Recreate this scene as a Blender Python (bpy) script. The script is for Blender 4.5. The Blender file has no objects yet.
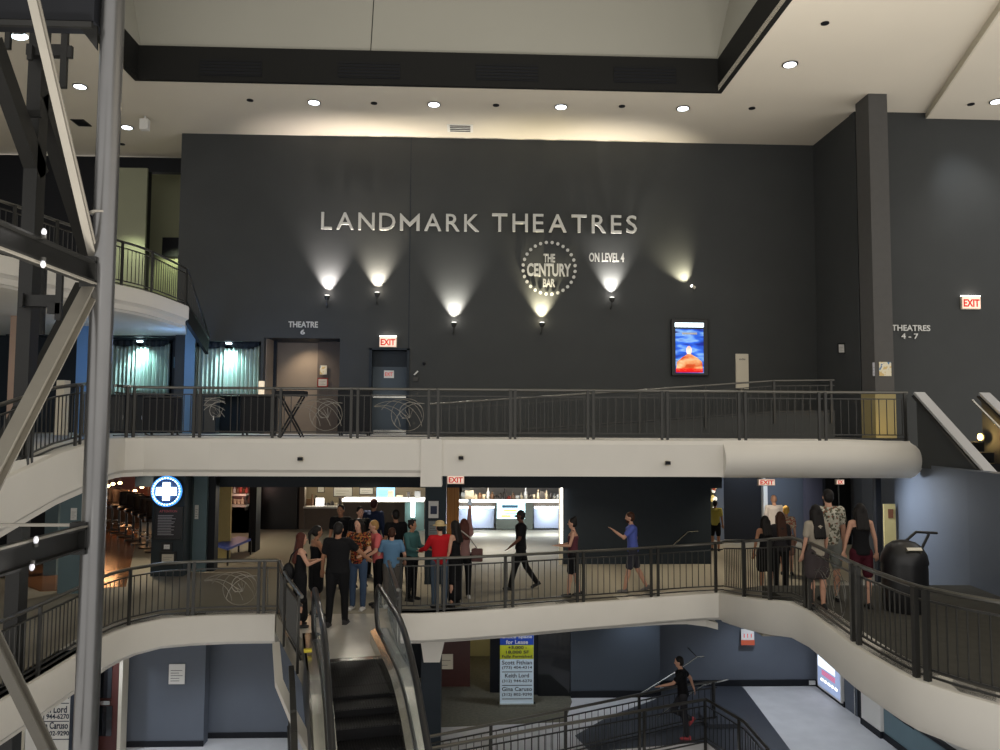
import bpy, bmesh, math, random
from mathutils import Vector, Matrix
random.seed(7)
S = bpy.context.scene
COL = S.collection
PI = math.pi
# ---------------------------------------------------------------- camera, world, exposure
EYE = 3.65; F = 790.0
_a = math.atan(30/F); _p = math.atan(50/F); _r = math.radians(0.32)
FW = Vector((math.sin(_a)*math.cos(_p), math.cos(_a)*math.cos(_p), math.sin(_p)))
_rt = Vector((math.cos(_a), -math.sin(_a), 0)); _up = _rt.cross(FW)
RT = _rt*math.cos(_r)+_up*math.sin(_r); UP = _up*math.cos(_r)-_rt*math.sin(_r)
cam = bpy.data.cameras.new('camera'); camo = bpy.data.objects.new('camera', cam); COL.objects.link(camo)
cam.sensor_width = 36; cam.lens = F*36/1000; cam.clip_start = .1; cam.clip_end = 200
camo.matrix_world = Matrix(((RT.x, UP.x, -FW.x, 0), (RT.y, UP.y, -FW.y, 0), (RT.z, UP.z, -FW.z, EYE), (0, 0, 0, 1)))
S.camera = camo
w = bpy.data.worlds.new('world'); S.world = w; w.use_nodes = True
w.node_tree.nodes['Background'].inputs[0].default_value = (1.0, .965, .92, 1)
w.node_tree.nodes['Background'].inputs[1].default_value = 1.05
S.view_settings.view_transform = 'Standard'; S.view_settings.look = 'None'
S.view_settings.exposure = 0; S.view_settings.gamma = 1; S.view_settings.use_curve_mapping = False
try:
    S.cycles.max_bounces = 6; S.cycles.use_denoising = True
except Exception: pass

for _x in (-2.2, 0.8, 3.8, 7.0):   # unseen fill spots without fittings, added to brighten the pale ceiling
    _l = bpy.data.lights.new('ceiling_fill_spot', 'SPOT'); _l.energy = 2900; _l.color = (1, .94, .85); _l.spot_size = math.radians(95); _l.spot_blend = 1; _l.shadow_soft_size = .6
    _o = bpy.data.objects.new('ceiling_fill_spot', _l); COL.objects.link(_o); _o.location = (_x, 5.5, 1.2)
    _o.rotation_euler = (Vector((0, 3.0, 11)).to_track_quat('-Z', 'Y')).to_euler()

def P(px, py, x=None, y=None, z=None):
    """point of the building seen at a pixel of the survey photo, on the plane x, y or z"""
    d = FW+RT*((px-500)/F)+UP*((375-py)/F)
    if y is not None: t = y/d.y
    elif z is not None: t = (z-EYE)/d.z
    else: t = x/d.x
    return Vector((0, 0, EYE))+d*t

# ---------------------------------------------------------------- materials
def mat(name, col, rough=.6, metal=0, emit=0, noise=0, scale=6, ecol=None, alpha=1, trans=0, spec=None, stretch=None):
    m = bpy.data.materials.new(name); m.use_nodes = True
    nt = m.node_tree; b = nt.nodes['Principled BSDF']
    b.inputs['Base Color'].default_value = (*col, 1)
    b.inputs['Roughness'].default_value = rough; b.inputs['Metallic'].default_value = metal
    if spec is None and not metal and rough >= .45: spec = .18
    if spec is not None: b.inputs['Specular IOR Level'].default_value = spec
    if emit:
        b.inputs['Emission Color'].default_value = (*(ecol or col), 1); b.inputs['Emission Strength'].default_value = emit
    if trans: b.inputs['Transmission Weight'].default_value = trans
    if alpha < 1: b.inputs['Alpha'].default_value = alpha
    if noise:
        tc = nt.nodes.new('ShaderNodeTexCoord'); n = nt.nodes.new('ShaderNodeTexNoise'); mp = nt.nodes.new('ShaderNodeMapping')
        n.inputs['Scale'].default_value = scale; n.inputs['Detail'].default_value = 4
        if stretch: mp.inputs['Scale'].default_value = stretch
        mx = nt.nodes.new('ShaderNodeMix'); mx.data_type = 'RGBA'
        mx.inputs[6].default_value = (*[c*(1-noise) for c in col], 1); mx.inputs[7].default_value = (*[min(1, c*(1+noise)) for c in col], 1)
        nt.links.new(tc.outputs['Object'], mp.inputs[0]); nt.links.new(mp.outputs[0], n.inputs['Vector'])
        nt.links.new(n.outputs['Fac'], mx.inputs[0]); nt.links.new(mx.outputs[2], b.inputs['Base Color'])
    return m
def mat_ramp(name, tex, scale, stops, rough=.7, emit=0, stretch=None, const=True):
    m = bpy.data.materials.new(name); m.use_nodes = True
    nt = m.node_tree; b = nt.nodes['Principled BSDF']; b.inputs['Roughness'].default_value = rough
    b.inputs['Specular IOR Level'].default_value = .2
    tc = nt.nodes.new('ShaderNodeTexCoord'); mp = nt.nodes.new('ShaderNodeMapping')
    if stretch: mp.inputs['Scale'].default_value = stretch
    t = nt.nodes.new({'voronoi': 'ShaderNodeTexVoronoi', 'noise': 'ShaderNodeTexNoise', 'wave': 'ShaderNodeTexWave'}[tex])
    t.inputs['Scale'].default_value = scale
    r = nt.nodes.new('ShaderNodeValToRGB'); r.color_ramp.interpolation = 'CONSTANT' if const else 'LINEAR'
    while len(r.color_ramp.elements) < len(stops): r.color_ramp.elements.new(.5)
    for e, (p, c) in zip(r.color_ramp.elements, stops): e.position = p; e.color = (*c, 1)
    out = t.outputs['Color'] if tex == 'voronoi' else t.outputs[0]
    nt.links.new(tc.outputs['Object'], mp.inputs[0]); nt.links.new(mp.outputs[0], t.inputs['Vector'])
    nt.links.new(out, r.inputs[0]); nt.links.new(r.outputs[0], b.inputs['Base Color'])
    if emit:
        nt.links.new(r.outputs[0], b.inputs['Emission Color']); b.inputs['Emission Strength'].default_value = emit
    return m
M = dict(
    wall=mat('dark_grey_paint', (.052, .055, .055), .75, noise=.10, scale=1.2),
    wallb=mat('blue_grey_paint', (.115, .13, .155), .6, noise=.08, scale=1.5),
    teal=mat('teal_grey_paint', (.13, .19, .21), .55, noise=.08, scale=2),
    black=mat('black_paint', (.012, .013, .016), .5),
    navy=mat('navy_black_paint', (.02, .027, .035), .45, noise=.1),
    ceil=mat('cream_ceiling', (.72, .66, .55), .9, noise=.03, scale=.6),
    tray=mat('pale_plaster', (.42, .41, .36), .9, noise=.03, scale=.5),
    fascia=mat('white_plaster', (.72, .69, .63), .6, noise=.05, scale=1.4),
    band=mat('dark_band', (.014, .014, .013), .7),
    steel=mat('dark_steel', (.010, .010, .009), .5, .1, noise=.25, scale=9),
    light_steel=mat('light_painted_steel', (.30, .28, .24), .38, .45, noise=.12, scale=4),
    pole=mat('silver_paint_pole', (.19, .19, .19), .28, .85, noise=.08, scale=3),
    rail=mat('rail_bronze_black', (.045, .044, .04), .35, .5),
    handrail=mat('brushed_handrail', (.14, .135, .12), .3, .8),
    chrome=mat('brushed_steel', (.62, .62, .58), .25, 1, noise=.15, scale=20, stretch=(1, 1, .1)),
    rubber=mat('black_rubber', (.012, .012, .013), .35),
    step=mat('escalator_step', (.006, .006, .007), .6),
    plate=mat('landing_plate', (.6, .58, .53), .35, .4, noise=.12, scale=3),
    glass=mat('clear_glass', (.85, .95, .95), .04, 0, alpha=.16, spec=.8),
    darkglass=mat('dark_glass', (.01, .012, .015), .08, 0, spec=.8),
    carpet=mat_ramp('striped_carpet', 'wave', .9, [(0, (.19, .175, .14)), (.35, (.31, .285, .23)), (.6, (.23, .21, .17)), (.85, (.38, .35, .285))], .95, stretch=(.05, 1.1, 1), const=False),
    floor1=mat('pale_terrazzo', (.60, .59, .58), .5, noise=.15, scale=2.5),
    floord=mat('dark_slate_tiles', (.045, .05, .06), .35, noise=.2, scale=2),
    letter=mat('brushed_letter', (.55, .55, .52), .4, .2),
    white=mat('white_paper', (.75, .74, .70), .7),
    cream=mat('cream_panel', (.62, .57, .46), .6),
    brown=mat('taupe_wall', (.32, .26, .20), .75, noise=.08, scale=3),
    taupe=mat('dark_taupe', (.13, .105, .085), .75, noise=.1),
    wood=mat_ramp('orange_wood', 'wave', 1.2, [(0, (.42, .18, .05)), (.5, (.55, .26, .08)), (1, (.36, .15, .04))], .4, stretch=(3, 3, .3), const=False),
    gold=mat('yellow_door', (.55, .45, .20), .5, noise=.1),
    redwood=mat('dark_red_wood', (.07, .018, .014), .4, noise=.2),
    curtain=mat('pale_green_curtain', (.55, .66, .60), .75),
    redlet=mat('red_letters', (.55, .03, .02), .5, emit=.5),
    frame=mat('black_frame', (.01, .01, .01), .4),
    exitface=mat('lit_exit_face', (.9, .55, .42), .5, emit=.75, ecol=(1, .72, .58)),
    lampw=mat('lamp_white', (1, 1, 1), .5, emit=4, ecol=(1, .97, .92)),
    lampc=mat('lamp_cool', (1, 1, 1), .5, emit=7, ecol=(.85, .93, 1)),
    lampy=mat('lamp_yellow', (1, .8, .4), .5, emit=6, ecol=(1, .68, .22)),
    lampb=mat('lamp_blue', (.3, .5, 1), .5, emit=1.3, ecol=(.05, .32, 1)),
    lampwb=mat('lamp_white_blue', (.8, .9, 1), .5, emit=5, ecol=(.75, .93, 1)),
    skinl=mat('skin_light', (.52, .29, .20), .55), skinm=mat('skin_tan', (.34, .17, .10), .55), skind=mat('skin_brown', (.10, .045, .028), .5),
)
# ---------------------------------------------------------------- mesh collector
class MB:
    def __init__(s): s.v = []; s.f = []; s.smooth = set()
    def add(s, vs, fs, sm=False):
        b = len(s.v); s.v += [Vector(v) for v in vs]
        for f in fs:
            if sm: s.smooth.add(len(s.f))
            s.f.append([b+i for i in f])
        return s
    def obox(s, c, ax, ay, az):
        c = Vector(c); ax, ay, az = Vector(ax), Vector(ay), Vector(az)
        vs = [c+ax*i+ay*j+az*k for k in (-1, 1) for j in (-1, 1) for i in (-1, 1)]
        return s.add(vs, [(0, 2, 3, 1), (4, 5, 7, 6), (0, 1, 5, 4), (2, 6, 7, 3), (0, 4, 6, 2), (1, 3, 7, 5)])
    def box(s, x0, x1, y0, y1, z0, z1):
        return s.obox(((x0+x1)/2, (y0+y1)/2, (z0+z1)/2), ((x1-x0)/2, 0, 0), (0, (y1-y0)/2, 0), (0, 0, (z1-z0)/2))
    def bar(s, a, b, w, h, side=None):
        a, b = Vector(a), Vector(b); d = b-a; L = d.length; d = d/L
        sd = Vector(side).normalized() if side else d.cross(Vector((0, 0, 1)))
        if sd.length < 1e-4: sd = Vector((1, 0, 0))
        sd = (sd-d*sd.dot(d)).normalized(); u = sd.cross(d)
        return s.obox((a+b)/2, sd*w/2, d*L/2, u*h/2)
    def ibeam(s, a, b, w, h, side, t=.02):
        a, b = Vector(a), Vector(b); d = (b-a).normalized(); sd = Vector(side); sd = (sd-d*sd.dot(d)).normalized(); u = sd.cross(d)
        s.bar(a, b, t, h-2*t, side)
        for k in (-1, 1): s.bar(a+u*k*(h/2-t/2), b+u*k*(h/2-t/2), w, t, side)
        return s
    def tube(s, path, r, n=8, cap=True, closed=False):
        path = [Vector(p) for p in path]; rs = r if isinstance(r, (list, tuple)) else [r]*len(path)
        N = len(path); rings = []; prev = None
        for i, p in enumerate(path):
            if closed: t = path[(i+1) % N]-path[i-1]
            else: t = path[min(i+1, N-1)]-path[max(i-1, 0)]
            t.normalize()
            if prev is None:
                u = t.orthogonal().normalized()
                if abs(t.z) < .9: u = t.cross(Vector((0, 0, 1))).normalized()
            else: u = (prev-t*prev.dot(t)).normalized()
            prev = u; v = t.cross(u)
            rings.append([p+(u*math.cos(2*PI*(k+.5)/n)+v*math.sin(2*PI*(k+.5)/n))*rs[i] for k in range(n)])
        fs = []
        for i in range(N if closed else N-1):
            j = (i+1) % N
            for k in range(n): fs.append((i*n+k, i*n+(k+1) % n, j*n+(k+1) % n, j*n+k))
        s.add([v for rg in rings for v in rg], fs, n > 5)
        if cap and not closed:
            b = len(s.v)-N*n
            s.f.append([b+k for k in range(n)][::-1]); s.f.append([b+(N-1)*n+k for k in range(n)])
        return s
    def cyl(s, c, r, h, n=20, axis='z', r2=None):
        c = Vector(c); a = {'z': Vector((0, 0, 1)), 'y': Vector((0, 1, 0)), 'x': Vector((1, 0, 0))}[axis]
        return s.tube([c, c+a*h], [r, r if r2 is None else r2], n)
    def ell(s, c, rx, ry, rz, nu=14, nv=9, rot=None):
        c = Vector(c); vs = []; fs = []
        for j in range(nv+1):
            th = PI*j/nv
            for i in range(nu):
                v = Vector((rx*math.sin(th)*math.cos(2*PI*i/nu), ry*math.sin(th)*math.sin(2*PI*i/nu), rz*math.cos(th)))
                if rot is not None: v = rot @ v
                vs.append(c+v)
        for j in range(nv):
            for i in range(nu): fs.append((j*nu+i, (j+1)*nu+i, (j+1)*nu+(i+1) % nu, j*nu+(i+1) % nu))
        return s.add(vs, fs, True)
    def lathe(s, c, prof, n=20):
        c = Vector(c); vs = [c+Vector((r*math.cos(2*PI*i/n), r*math.sin(2*PI*i/n), z)) for r, z in prof for i in range(n)]
        fs = [(j*n+i, j*n+(i+1) % n, (j+1)*n+(i+1) % n, (j+1)*n+i) for j in range(len(prof)-1) for i in range(n)]
        s.add(vs, fs, True); b = len(s.v)-len(vs)
        s.f.append([b+k for k in range(n)][::-1]); s.f.append([b+(len(prof)-1)*n+k for k in range(n)])
        return s
    def prism(s, poly, z0, z1):
        n = len(poly); zs0 = z0 if isinstance(z0, list) else [z0]*n; zs1 = z1 if isinstance(z1, list) else [z1]*n
        vs = [(p[0], p[1], zs0[i]) for i, p in enumerate(poly)]+[(p[0], p[1], zs1[i]) for i, p in enumerate(poly)]
        fs = [list(range(n))[::-1], list(range(n, 2*n))]+[(i, (i+1) % n, n+(i+1) % n, n+i) for i in range(n)]
        return s.add(vs, fs)
    def quad(s, *ps): return s.add(ps, [tuple(range(len(ps)))])
    def sweep(s, path, prof, out=1, sm=True):
        """prof = closed loop of (outward, dz); outward is to the right of travel for out=1"""
        N = len(path); n = len(prof); vs = []
        for i, p in enumerate(path):
            a = Vector(path[max(i-1, 0)]); b = Vector(path[min(i+1, N-1)]); t = (b-a); t.z = 0; t.normalize()
            nr = Vector((t.y, -t.x, 0))*out
            for o, dz in prof: vs.append(Vector(p)+nr*o+Vector((0, 0, dz)))
        fs = [(i*n+k, i*n+(k+1) % n, (i+1)*n+(k+1) % n, (i+1)*n+k) for i in range(N-1) for k in range(n)]
        s.add(vs, fs, sm); b = len(s.v)-len(vs)
        s.f.append([b+k for k in range(n)][::-1]); s.f.append([b+(N-1)*n+k for k in range(n)])
        return s
    def mesh(s, name, m, off=Vector((0, 0, 0))):
        me = bpy.data.meshes.new(name); me.from_pydata([v-off for v in s.v], [], s.f); me.materials.append(m)
        if not name.startswith('letter'):
            bm = bmesh.new(); bm.from_mesh(me); bmesh.ops.recalc_face_normals(bm, faces=bm.faces); bm.to_mesh(me); bm.free()
        for i in s.smooth: me.polygons[i].use_smooth = True
        if s.smooth:
            try: me.set_sharp_from_angle(angle=math.radians(40))
            except Exception: pass
        me.update(); return me
    def build(s, name, m, parent=None, local=False, bevel=0):
        if parent is not None:
            off = Vector((0, 0, 0))
            if not local:
                q = parent
                while q is not None: off = off+q.location; q = q.parent
            o = bpy.data.objects.new(name, s.mesh(name, m, off)); o.parent = parent
        else:
            xs = [v.x for v in s.v]; ys = [v.y for v in s.v]; zs = [v.z for v in s.v]
            off = Vector(((min(xs)+max(xs))/2, (min(ys)+max(ys))/2, min(zs)))
            o = bpy.data.objects.new(name, s.mesh(name, m, off)); o.location = off
        COL.objects.link(o)
        if bevel:
            bv = o.modifiers.new('bevel', 'BEVEL'); bv.width = bevel; bv.segments = 2; bv.limit_method = 'ANGLE'
        return o
def tag(o, label, cat, group=None, kind=None):
    o['label'] = label; o['category'] = cat
    if group: o['group'] = group
    if kind: o['kind'] = kind
    return o
def thing(name, label, cat, loc, group=None, rz=0):
    o = bpy.data.objects.new(name, None); o.empty_display_size = .1; COL.objects.link(o)
    o.location = Vector(loc); o.rotation_euler = (0, 0, rz); return tag(o, label, cat, group)
def struct(name, mb, m, label=None, parent=None):
    o = mb.build(name, m, parent)
    if parent is None: o['kind'] = 'structure'
    if label: o['label'] = label
    return o
def copy_to(src, parent, loc=None):
    c = src.copy(); COL.objects.link(c); c.parent = parent
    if loc is not None: c.location = loc
    return c
def lamp(kind, loc, energy, color=(1, .9, .75), size=.1, target=None, angle=90, blend=.6, parent=None):
    l = bpy.data.lights.new('lamp_light', kind); l.energy = energy; l.color = color
    if kind == 'SPOT': l.spot_size = math.radians(angle); l.spot_blend = blend; l.shadow_soft_size = size
    elif kind == 'POINT': l.shadow_soft_size = size
    elif kind == 'AREA': l.size = size
    o = bpy.data.objects.new('lamp_light', l); COL.objects.link(o); o.location = loc
    if target is not None: o.rotation_euler = (Vector(target)-Vector(loc)).to_track_quat('-Z', 'Y').to_euler()
    return o
def rect(x0, y0, x1, y1, Y):
    a = P((x0+x1)/2, y1, y=Y); b = P((x0+x1)/2, y0, y=Y)
    return P(x0, (y0+y1)/2, y=Y).x, P(x1, (y0+y1)/2, y=Y).x, a.z, b.z
def pbox(mb, x0, y0, x1, y1, Y, d=.03, back=0):
    a, b, c, e = rect(x0, y0, x1, y1, Y); return mb.box(a, b, Y-d, Y+back, c, e)
_tc = {}
def glyph(s, off=0.0):
    """flat text mesh normalised in its own plane"""
    k = (s, off)
    if s == 'M' and k not in _tc:
        pts = [(0, 0), (.16, 0), (.16, .60), (0, 1), (.03, 1), (.5, .22), (.5, .47), (.84, .60), (1, 1), (.97, 1), (.84, 0), (1, 0)]
        fr = [(0, 1, 2, 3), (3, 2, 5, 6, 4), (6, 5, 7, 8, 9), (7, 10, 11, 8)]; out = [0, 1, 2, 5, 7, 10, 11, 8, 9, 6, 4, 3]
        vs = [Vector((x*.78, y*.70, zz)) for zz in (.5, -.5) for x, y in pts]
        _tc[k] = (vs, fr+[tuple(12+i for i in f[::-1]) for f in fr]+[(out[i], out[(i+1) % 12], 12+out[(i+1) % 12], 12+out[i])[::-1] for i in range(12)])
    if k not in _tc:
        c = bpy.data.curves.new('text', 'FONT'); c.body = s; c.extrude = .5; c.offset = off; c.resolution_u = 3; c.align_x = 'LEFT'
        o = bpy.data.objects.new('text', c); COL.objects.link(o); dg = bpy.context.evaluated_depsgraph_get()
        me = bpy.data.meshes.new_from_object(o.evaluated_get(dg))
        vs = [v.co.copy() for v in me.vertices]; fs = [tuple(p.vertices) for p in me.polygons]
        bpy.data.objects.remove(o); bpy.data.curves.remove(c); bpy.data.meshes.remove(me); _tc[k] = (vs, fs)
    return _tc[k]
def text(mb, s, o, r, u, W, H=None, depth=.01, off=0.01, ref=None, fit=True):
    """writes s from corner o, along r (width W) and up u (cap height H); n = towards viewer"""
    vs, fs = glyph(s, off); r = Vector(r); u = Vector(u); n = r.cross(u); o = Vector(o)
    x0 = min(v.x for v in vs); x1 = max(v.x for v in vs); y0 = min(v.y for v in vs); y1 = max(v.y for v in vs)
    sx = W/(x1-x0); sy = (H/(y1-y0)) if H else sx
    return mb.add([o+r*((v.x-x0)*sx)+u*((v.y-y0)*sy)+n*((v.z+.5)*depth) for v in vs], fs)
def ptext(mb, s, x0, y0, x1, y1, Y, depth=.01, off=.01):
    a, b, c, e = rect(x0, y0, x1, y1, Y)
    return text(mb, s, (a, Y, c), (1, 0, 0), (0, 0, 1), b-a, e-c, depth, off)
def resample(path, step):
    path = [Vector(p) for p in path]; out = []; 
    for i in range(len(path)-1):
        p0 = path[max(i-1, 0)]; p1 = path[i]; p2 = path[i+1]; p3 = path[min(i+2, len(path)-1)]
        n = max(1, int((p2-p1).length/step))
        for k in range(n):
            t = k/n; out.append(.5*((2*p1)+(p2-p0)*t+(2*p0-5*p1+4*p2-p3)*t*t+(3*p1-p0-3*p2+p3)*t**3))
    out.append(path[-1]); return out
def along(path, d):
    for i in range(len(path)-1):
        L = (path[i+1]-path[i]).length
        if d <= L or i == len(path)-2: 
            q = path[i].lerp(path[i+1], min(1, d/L)); t = (path[i+1]-path[i]).normalized(); return q, t
        d -= L
def plen(path): return sum((path[i+1]-path[i]).length for i in range(len(path)-1))
# ================================================================ the building
Z3 = 3.35; Z1 = -3.4; ZC = 12.5; YB = 24.0; ZU = 6.85
XL = P(182, 134, y=YB).x; XR = P(813, 142, y=YB).x
def holes_wall(name, x0, x1, z0, z1, y, th, holes, m):
    xs = sorted({x0, x1, *[h[0] for h in holes], *[h[1] for h in holes]}); zs = sorted({z0, z1, *[h[2] for h in holes], *[h[3] for h in holes]})
    xs = [v for v in xs if x0 <= v <= x1]; zs = [v for v in zs if z0 <= v <= z1]; mb = MB()
    for i in range(len(xs)-1):
        for j in range(len(zs)-1):
            cx = (xs[i]+xs[i+1])/2; cz = (zs[j]+zs[j+1])/2
            if any(h[0] < cx < h[1] and h[2] < cz < h[3] for h in holes): continue
            mb.box(xs[i], xs[i+1], y, y+th, zs[j], zs[j+1])
    return struct(name, mb, m)
def hole(x0, y0, x1, Y, zb): a, b, c, e = rect(x0, y0, x1, y0+10, Y); return (a, b, zb, e)
h_cur = hole(194, 341, 261, YB, Z3); h_t6 = hole(264, 338, 340, YB, Z3); h_ex = hole(371, 350, 408, YB, Z3)
holes_wall('wall_back', XL, XR, Z3, ZC, YB, .25, [h_cur, h_t6, h_ex], M['wall'])
# thin control joint on the big wall
a = P(410.5, 200, y=YB).x
struct('trim_1', MB().box(a-.012, a+.012, YB-.006, YB, 5.8, ZC), M['navy'])
# left return of the big wall and the walls beyond it
struct('wall_left', MB().box(XL, XL+.25, YB+.25, 28, Z3, ZC), M['wall'])
hA = hole(100, 339, 173, 24.6, Z3)
holes_wall('wall_back', -22, XL, Z3, ZU-.35, 24.6, .25, [hA], M['navy'])
hB = (P(148, 200, y=26).x, P(190, 200, y=26).x, ZU, P(160, 172, y=26).z)
holes_wall('wall_back', -22, XL+.1, ZU, ZC-.1, 26, .25, [hB], M['black'])
# pale pier and room beyond the level four opening
struct('wall_back', MB().box(P(112, 200, y=25.9).x, hB[0], 25.88, 25.98, ZU, P(130, 168, y=25.9).z), mat('olive_pale_paint', (.30, .31, .22), .8))
struct('wall_back', MB().box(hB[0]-.6, XL+2, 27.6, 27.7, ZU, ZC), mat('olive_paint', (.30, .31, .20), .8))
struct('wall_left', MB().box(-22.2, -22, 2, 26, Z1, ZC), M['black'])
# right side of the hall, upper part
XC = 10.3
struct('wall_right', MB().box(XR, XR+.25, 21.3, YB+.25, Z3, ZC), M['wall'])
x5 = P(927, 111, y=21.3).x
struct('wall_right', MB().prism([(XR-.02, 21.3), (17, 21.3), (17, 21.6), (XR-.02, 21.6)], Z3-.4, ZC), M['wall'])
# square column
CY = 20.1; cx0 = P(872, 250, y=CY).x; cx1 = P(889, 250, y=CY).x
struct('column', MB().box(cx0, cx1+.05, CY, CY+.7, Z3, ZC), mat('column_paint', (.085, .083, .08), .7, noise=.08), 'dark square column rising from the upper bridge to the ceiling')
struct('trim_2', MB().box(cx0-.02, cx1+.07, CY-.02, CY+.72, Z3, P(880, 392, y=CY).z), mat('column_base_gold_light', (.30, .25, .12), .6))  # thin sleeve; gold light on the column's foot is put into its colour
# ceiling with the atrium well
W0, W1, WY, WY2 = -8.6, 6.5, P(400, 86, z=ZC).y, P(60, 25, z=ZC).y
c = MB()
c.box(-22, 16, WY, 28.2, ZC, ZC+.15)
c.box(W1, 11.0, -3, WY, ZC, ZC+.15)
c.box(-22, W0, WY2, WY, ZC, ZC+.15)
struct('ceiling', c, M['ceil'])
sA = P(927, 112, z=ZC); sB = P(1000, 3, z=ZC)
s2 = sA.lerp(sB, 4)
struct('ceiling', MB().prism([(sA.x, WY+2.5), (sA.x, sA.y), (s2.x, s2.y), (16, s2.y), (16, WY+2.5)], ZC-.16, ZC-.02), M['ceil'])
struct('ceiling', MB().prism([(11.0, -3), (11.0, WY), (sA.x, WY), (sA.x, sA.y), (16, sA.y), (16, -3)], ZC, ZC+.15), M['ceil'])
e = (s2-sA).normalized()
struct('trim_3', MB().bar((sA.x, sA.y, ZC-.09), (s2.x, s2.y, ZC-.09), .05, .19), M['cream'])
# dark band round the well, pale flared tray above
BH = .88
t = MB(); t.box(W0, W1, WY-.12, WY+.0, ZC-.02, ZC+BH); t.box(W1-.0, W1+.12, -3, WY, ZC-.02, ZC+BH); t.box(W0-.12, W0, WY2, WY, ZC-.02, ZC+BH); t.box(-22, W0, WY2-.12, WY2, ZC-.02, ZC+BH)
struct('trim_4', t, M['band'])
zt = ZC+BH; fl = .9; hh = 3.2
t = MB()
t.quad((W0, WY, zt), (W1, WY, zt), (W1+fl, WY+fl, zt+hh), (W0-fl, WY+fl, zt+hh))
t.quad((W1, WY, zt), (W1, -3, zt), (W1+fl, -3, zt+hh), (W1+fl, WY+fl, zt+hh))
t.quad((W0, WY, zt), (W0, WY2, zt), (W0-fl, WY2, zt+hh), (W0-fl, WY+fl, zt+hh))
t.quad((-22, WY2, zt), (W0, WY2, zt), (W0-fl, WY2, zt+hh), (-22, WY2, zt+hh))
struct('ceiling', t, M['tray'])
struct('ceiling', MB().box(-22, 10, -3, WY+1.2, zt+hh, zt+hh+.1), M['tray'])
j = MB()
for px in (372,): q = P(px, 30, y=WY+.2); j.bar((q.x, WY+.0, zt+.02), (q.x, WY+fl-.01, zt+hh), .02, .01)
struct('trim_5', j, M['band'])
# air slots in the band
for i, (a0, a1) in enumerate(((200, 262), (338, 400), (476, 538), (614, 676))):
    y0 = 60+i*2.3; Yb = WY-.12
    g = thing('air_grille', ('leftmost', 'second from the left', 'third from the left', 'rightmost')[i]+' long black air grille in the dark ceiling band', 'vent', P((a0+a1)/2, y0+17, y=Yb), 'air grilles in the ceiling band')
    m = MB(); pbox(m, a0, y0, a1, y0+16, Yb, .02); m.build('grille_back', M['black'], g)
    m = MB(); x0_, x1_, z0_, z1_ = rect(a0, y0, a1, y0+16, Yb)
    for k in range(5): zz = z0_+(z1_-z0_)*(k+.5)/5; m.box(x0_, x1_, Yb-.035, Yb-.02, zz-.012, zz+.012)
    m.build('louvre', M['band'], g)

# ---------------------------------------------------------------- slab edges
pin = lambda x, y, z: P(x, y, z=z)
px_ = lambda x, y, X: P(x, y, x=X)
L3L = resample([px_(0, 478, -6.3), px_(32, 463, -6.3), px_(56, 452, -6.3), px_(81, 444.5, -6.35), Vector((-6.5, 13.8, Z3-.01)), Vector((-6.75, 14.8, Z3)), Vector((-7.02, 15.8, Z3)), Vector((-7.1, 16.5, Z3)), Vector((-6.8, 16.83, Z3)), Vector((-5.4, 16.85, Z3))], .35)
L3L = [Vector((L3L[0].x-.1, L3L[0].y-4, 2.8))]+L3L
BY = 16.85; XE = P(914, 460, y=BY-.1).x
L3R = [Vector((-5.4, BY, Z3)), Vector((XE, BY, Z3))]
fp = [(0, 0), (.06, -.02), (.09, -.10), (.09, -.66), (.03, -.72), (.03, -.80), (-.30, -.80), (-.3, 0)]
struct('trim_6', MB().sweep(L3L, fp, 1, True), M['fascia'], 'curved pale fascia of the upper bridge at the left')
xm = P(722, 460, y=BY).x; xb = P(421, 470, y=BY).x; xc = P(442, 470, y=BY).x
struct('trim_7', MB().sweep([Vector((-5.4, BY, Z3)), Vector((xb, BY, Z3))], fp, 1, False), M['fascia'])
struct('trim_8', MB().box(xb, xc, BY-.14, BY+.5, Z3-1.0, Z3), M['fascia'])
fp2 = [(0, 0), (.06, -.02), (.09, -.10), (.09, -.78), (-.3, -.78), (-.3, 0)]
struct('trim_9', MB().sweep([Vector((xc, BY, Z3)), Vector((xm, BY, Z3))], fp2, 1, False), M['fascia'])
bul = [(-.3, 0), (.0, 0)]+[(.02+.26*math.sin(PI*k/12)**.7, -.04-.76*k/12) for k in range(13)]+[(-.3, -.8)]
struct('trim_10', MB().sweep([Vector((xm, BY, Z3)), Vector((XE-.06, BY, Z3)), Vector((XE, BY+.05, Z3))], bul, 1), M['fascia'])
# upper floor slabs
rb4 = [(XE, BY+.05), (XE, 21.3), (XR, YB+.05), (XL, YB+.05), (XL, 24.6), (-16, 24.6), (-16, L3L[0].y)]
struct('floor_upper', MB().prism(rb4+[(p.x, p.y) for p in L3L], [Z3-.5]*6+[2.3]+[p.z-.5 for p in L3L], [Z3-.012]*6+[2.8]+[p.z-.012 for p in L3L]), M['fascia'])
# rooms behind the openings on the upper level
struct('floor_upper', MB().box(-14, 12, YB, 28, Z3-.3, Z3-.005), M['carpet'])
t = MB(); x0_, x1_, z0_, z1_ = h_t6; xk = P(319, 380, y=25.5).x
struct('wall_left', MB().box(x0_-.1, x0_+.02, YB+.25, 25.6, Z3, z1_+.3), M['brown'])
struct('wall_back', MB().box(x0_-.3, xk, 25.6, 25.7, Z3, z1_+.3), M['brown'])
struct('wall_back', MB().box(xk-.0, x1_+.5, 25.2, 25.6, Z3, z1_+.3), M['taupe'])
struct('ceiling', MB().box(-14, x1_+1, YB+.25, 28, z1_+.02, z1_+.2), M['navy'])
struct('wall_right', MB().box(x1_+.0, x1_+.1, YB+.25, 25.6, Z3, z1_+.3), M['taupe'])
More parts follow.
